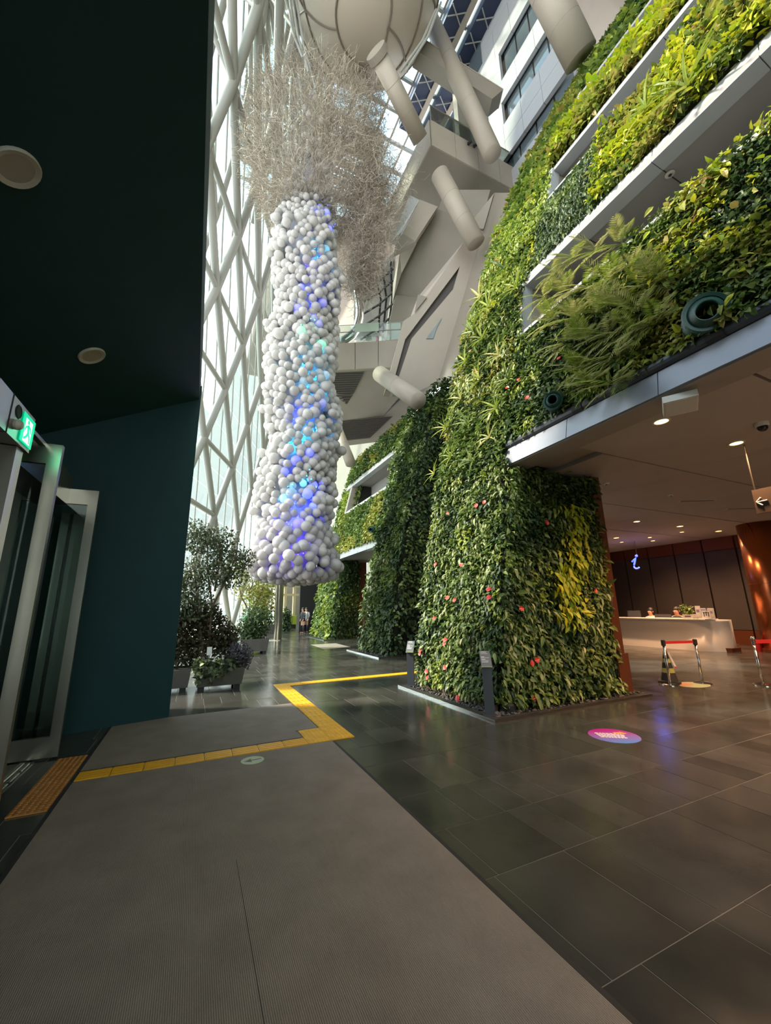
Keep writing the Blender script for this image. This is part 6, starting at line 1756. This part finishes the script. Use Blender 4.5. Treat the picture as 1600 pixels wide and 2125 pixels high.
obj('mount', MB().lathe([(0.085, 0.0), (0.085, -0.05), (0.07, -0.06), (0.0001, -0.06)], p, 20), M['cream'], t)
obj('dome', MB().lathe([(0.066, -0.06), (0.06, -0.10), (0.035, -0.125), (0.0001, -0.13)], p, 20), mat('black_dome', (0.01, 0.01, 0.01), 0.08), t, smooth=True)
for (px, py), lab in (((1258, 1003), 'small flat ceiling detector next to the brown post'), ((1392, 1027), 'small flat ceiling detector in the middle of the lobby ceiling')):
    p = on(px, py, 2, 4.26)
    t = thing('ceiling_detector', lab, 'detector', p)
    obj('plate', MB().lathe([(0.07, 0), (0.07, -0.015), (0.05, -0.03), (0.0001, -0.03)], p, 16), M['cream'], t)
    obj('sensor_eye', MB().lathe([(0.025, -0.03), (0.015, -0.04), (0.0001, -0.042)], p, 10), M['rubber'], t)
for (px, py), lab in (((1447, 1039), 'pale slot diffuser in the lobby ceiling left of the arrow sign'), ((1542, 1055), 'dark slot diffuser in the lobby ceiling below the arrow sign')):
    p = on(px, py, 2, 4.262)
    t = thing('slot_diffuser', lab, 'vent', p)
    obj('slot_frame', MB().box(p, (0.95, 0.13, 0.012), rz=-0.5), M['cream'], t)
    obj('slot', MB().box(p - np.array([0, 0, 0.004]), (0.85, 0.06, 0.012), rz=-0.5), M['black'], t)
# copper column
t = thing('copper_column', 'polished copper-clad round column at the right photo edge', 'column', (17.55, 6.85, 0))
obj('shaft', MB().tube((17.55, 6.75, 0), (17.55, 6.75, 4.27), 0.62, 40), M['copper'], t, smooth=True)
obj('foot_ring', MB().tube((17.55, 6.75, 0), (17.55, 6.75, 0.12), 0.65, 40), M['brown'], t)
obj('joint_ring', MB().tube((17.55, 6.75, 2.2), (17.55, 6.75, 2.21), 0.622, 40), M['brown'], t)

# air nozzles in the planting
def nozzle(label, px, py, r, x):
    p = on(px, py, 0, x)
    t = thing('air_nozzle', label, 'air nozzle', p)
    ax = Vector((-0.80, -0.50, -0.16)).normalized()
    c = Vector(p)
    obj('drum', MB().lathe([(r * 0.92, -0.45), (r * 0.95, 0.0), (r * 0.90, 0.0), (r * 0.88, -0.45)], c, 30, ax, ring=True), M['nozzle'], t, smooth=True)
    obj('flange', MB().lathe([(r * 0.80, -0.02), (r * 1.0, 0.0), (r * 1.02, 0.02), (r * 0.96, 0.045), (r * 0.80, 0.035)], c, 30, ax, ring=True), M['nozzle'], t)
    obj('cone_ring', MB().lathe([(r * 0.82, 0.02), (r * 0.74, 0.03), (r * 0.50, 0.09), (r * 0.46, 0.085), (r * 0.44, -0.10), (r * 0.52, -0.10), (r * 0.60, 0.0), (r * 0.78, 0.0)], c, 30, ax, ring=True), M['nozzle'], t)
    obj('throat', MB().lathe([(0.0001, -0.10), (r * 0.5, -0.10), (r * 0.5, -0.12), (0.0001, -0.12)], c, 24, ax), M['black'], t)
nozzle('large round dark green air nozzle in the balcony planting', 1465, 650, 0.235, 5.16)
nozzle('small round dark green air nozzle low left in the balcony planting', 1148, 832, 0.155, 5.10)
nozzle('tiny dark nozzle in the far lower balcony planting', 771, 1099, 0.16, 6.85)

# ================================================================== FAR END OF THE HALL
t = thing('steel_pole', 'tall bundled steel pole standing below the balloon column', 'pole', (4.34, 23.4, 0))
for k in range(3):
    a = 0.6 + k * 2.094
    obj('pole_tube', MB().tube((4.34 + 0.12 * math.cos(a), 23.4 + 0.12 * math.sin(a), 0.02), (4.34 + 0.12 * math.cos(a), 23.4 + 0.12 * math.sin(a), 24), 0.115, 14), M['steel'], t, smooth=True)
obj('base_plate', MB().tube((4.34, 23.4, 0.0), (4.34, 23.4, 0.03), 0.55, 24), M['steel'], t)
t = thing('glass_balustrade', 'low glass balustrade on a dark plinth left of the steel pole', 'balustrade', (4.3, 30, 0))
obj('plinth', MB().span(3.2, 5.6, 29.5, 30.1, 0, 0.62), M['planter'], t)
for k in range(3): obj('pane', MB().span(3.22 + k * 0.8, 3.98 + k * 0.8, 29.78, 29.80, 0.62, 1.55), M['glass'], t)
obj('handrail', MB().tube((3.2, 29.79, 1.56), (5.6, 29.79, 1.56), 0.025, 8), M['steel'], t)
t = thing('green_umbrella', 'small green parasol seen through the far glass balustrade', 'parasol', (3.9, 31, 0))
obj('canopy', MB().lathe([(0.6, 0), (0.35, 0.16), (0.0001, 0.25)], (3.7, 31, 1.05), 10), mat('parasol_green', (0.05, 0.32, 0.16), 0.6), t)
obj('pole', MB().tube((3.7, 31, 0), (3.7, 31, 1.3), 0.02, 6), M['steel'], t)
t = thing('lime_cabinet', 'lime-green cabinet on a dark foot far down the hall', 'cabinet', (7.8, 36, 0))
obj('cabinet_body', MB().span(7.5, 8.15, 35.8, 36.2, 0.35, 1.1), mat('lime_paint', (0.40, 0.50, 0.04), 0.5), t)
obj('cabinet_foot', MB().span(7.52, 8.13, 35.85, 36.15, 0, 0.35), M['rubber'], t)
obj('door_line', MB().span(7.81, 7.83, 35.79, 35.80, 0.36, 1.09), M['rubber'], t)
t = thing('white_sign_board', 'small white floor notice beside the lime cabinet', 'notice', (8.5, 36, 0))
obj('board', MB().box((8.45, 35.6, 0.42), (0.28, 0.03, 0.26)), M['paper'], t); obj('foot', MB().box((8.45, 35.6, 0.15), (0.05, 0.05, 0.3)), M['steel'], t)
fp = thing('timber_portal', 'sunlit timber-framed portal at the far end of the hall', 'portal', (7.5, 43, 0))
tim = mat('pale_timber', (0.55, 0.44, 0.26), 0.6)
for k in range(6): obj('post', MB().span(5.6 + k * 0.95, 5.85 + k * 0.95, 43.0, 43.4, 0, 4.6), tim, fp)
for z in (3.0, 3.9, 4.5): obj('beam', MB().span(5.4, 11.2, 42.95, 43.3, z, z + 0.22), tim, fp)
obj('lintel_panel', MB().span(5.2, 11.4, 42.0, 42.3, 4.9, 6.0), mat('green_glass_panel', (0.16, 0.26, 0.24), 0.2), fp)
xo = on(622, 1260, 1, 30)[0]
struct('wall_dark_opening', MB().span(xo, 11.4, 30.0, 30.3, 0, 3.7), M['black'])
struct('trim_opening', MB().span(xo, 11.4, 29.7, 30.4, 3.7, 4.7), M['white'])
t = thing('small_speaker', 'small black box fixed to the slanted tubes left of the pole', 'speaker', deep(546, 1242, 27))
p = deep(546, 1242, 27)
obj('speaker_box', MB().box(p, (0.17, 0.17, 0.26)), M['rubber'], t); obj('bracket', MB().tube(p, p + np.array([0, 0.5, 0.1]), 0.03, 6), M['rubber'], t)
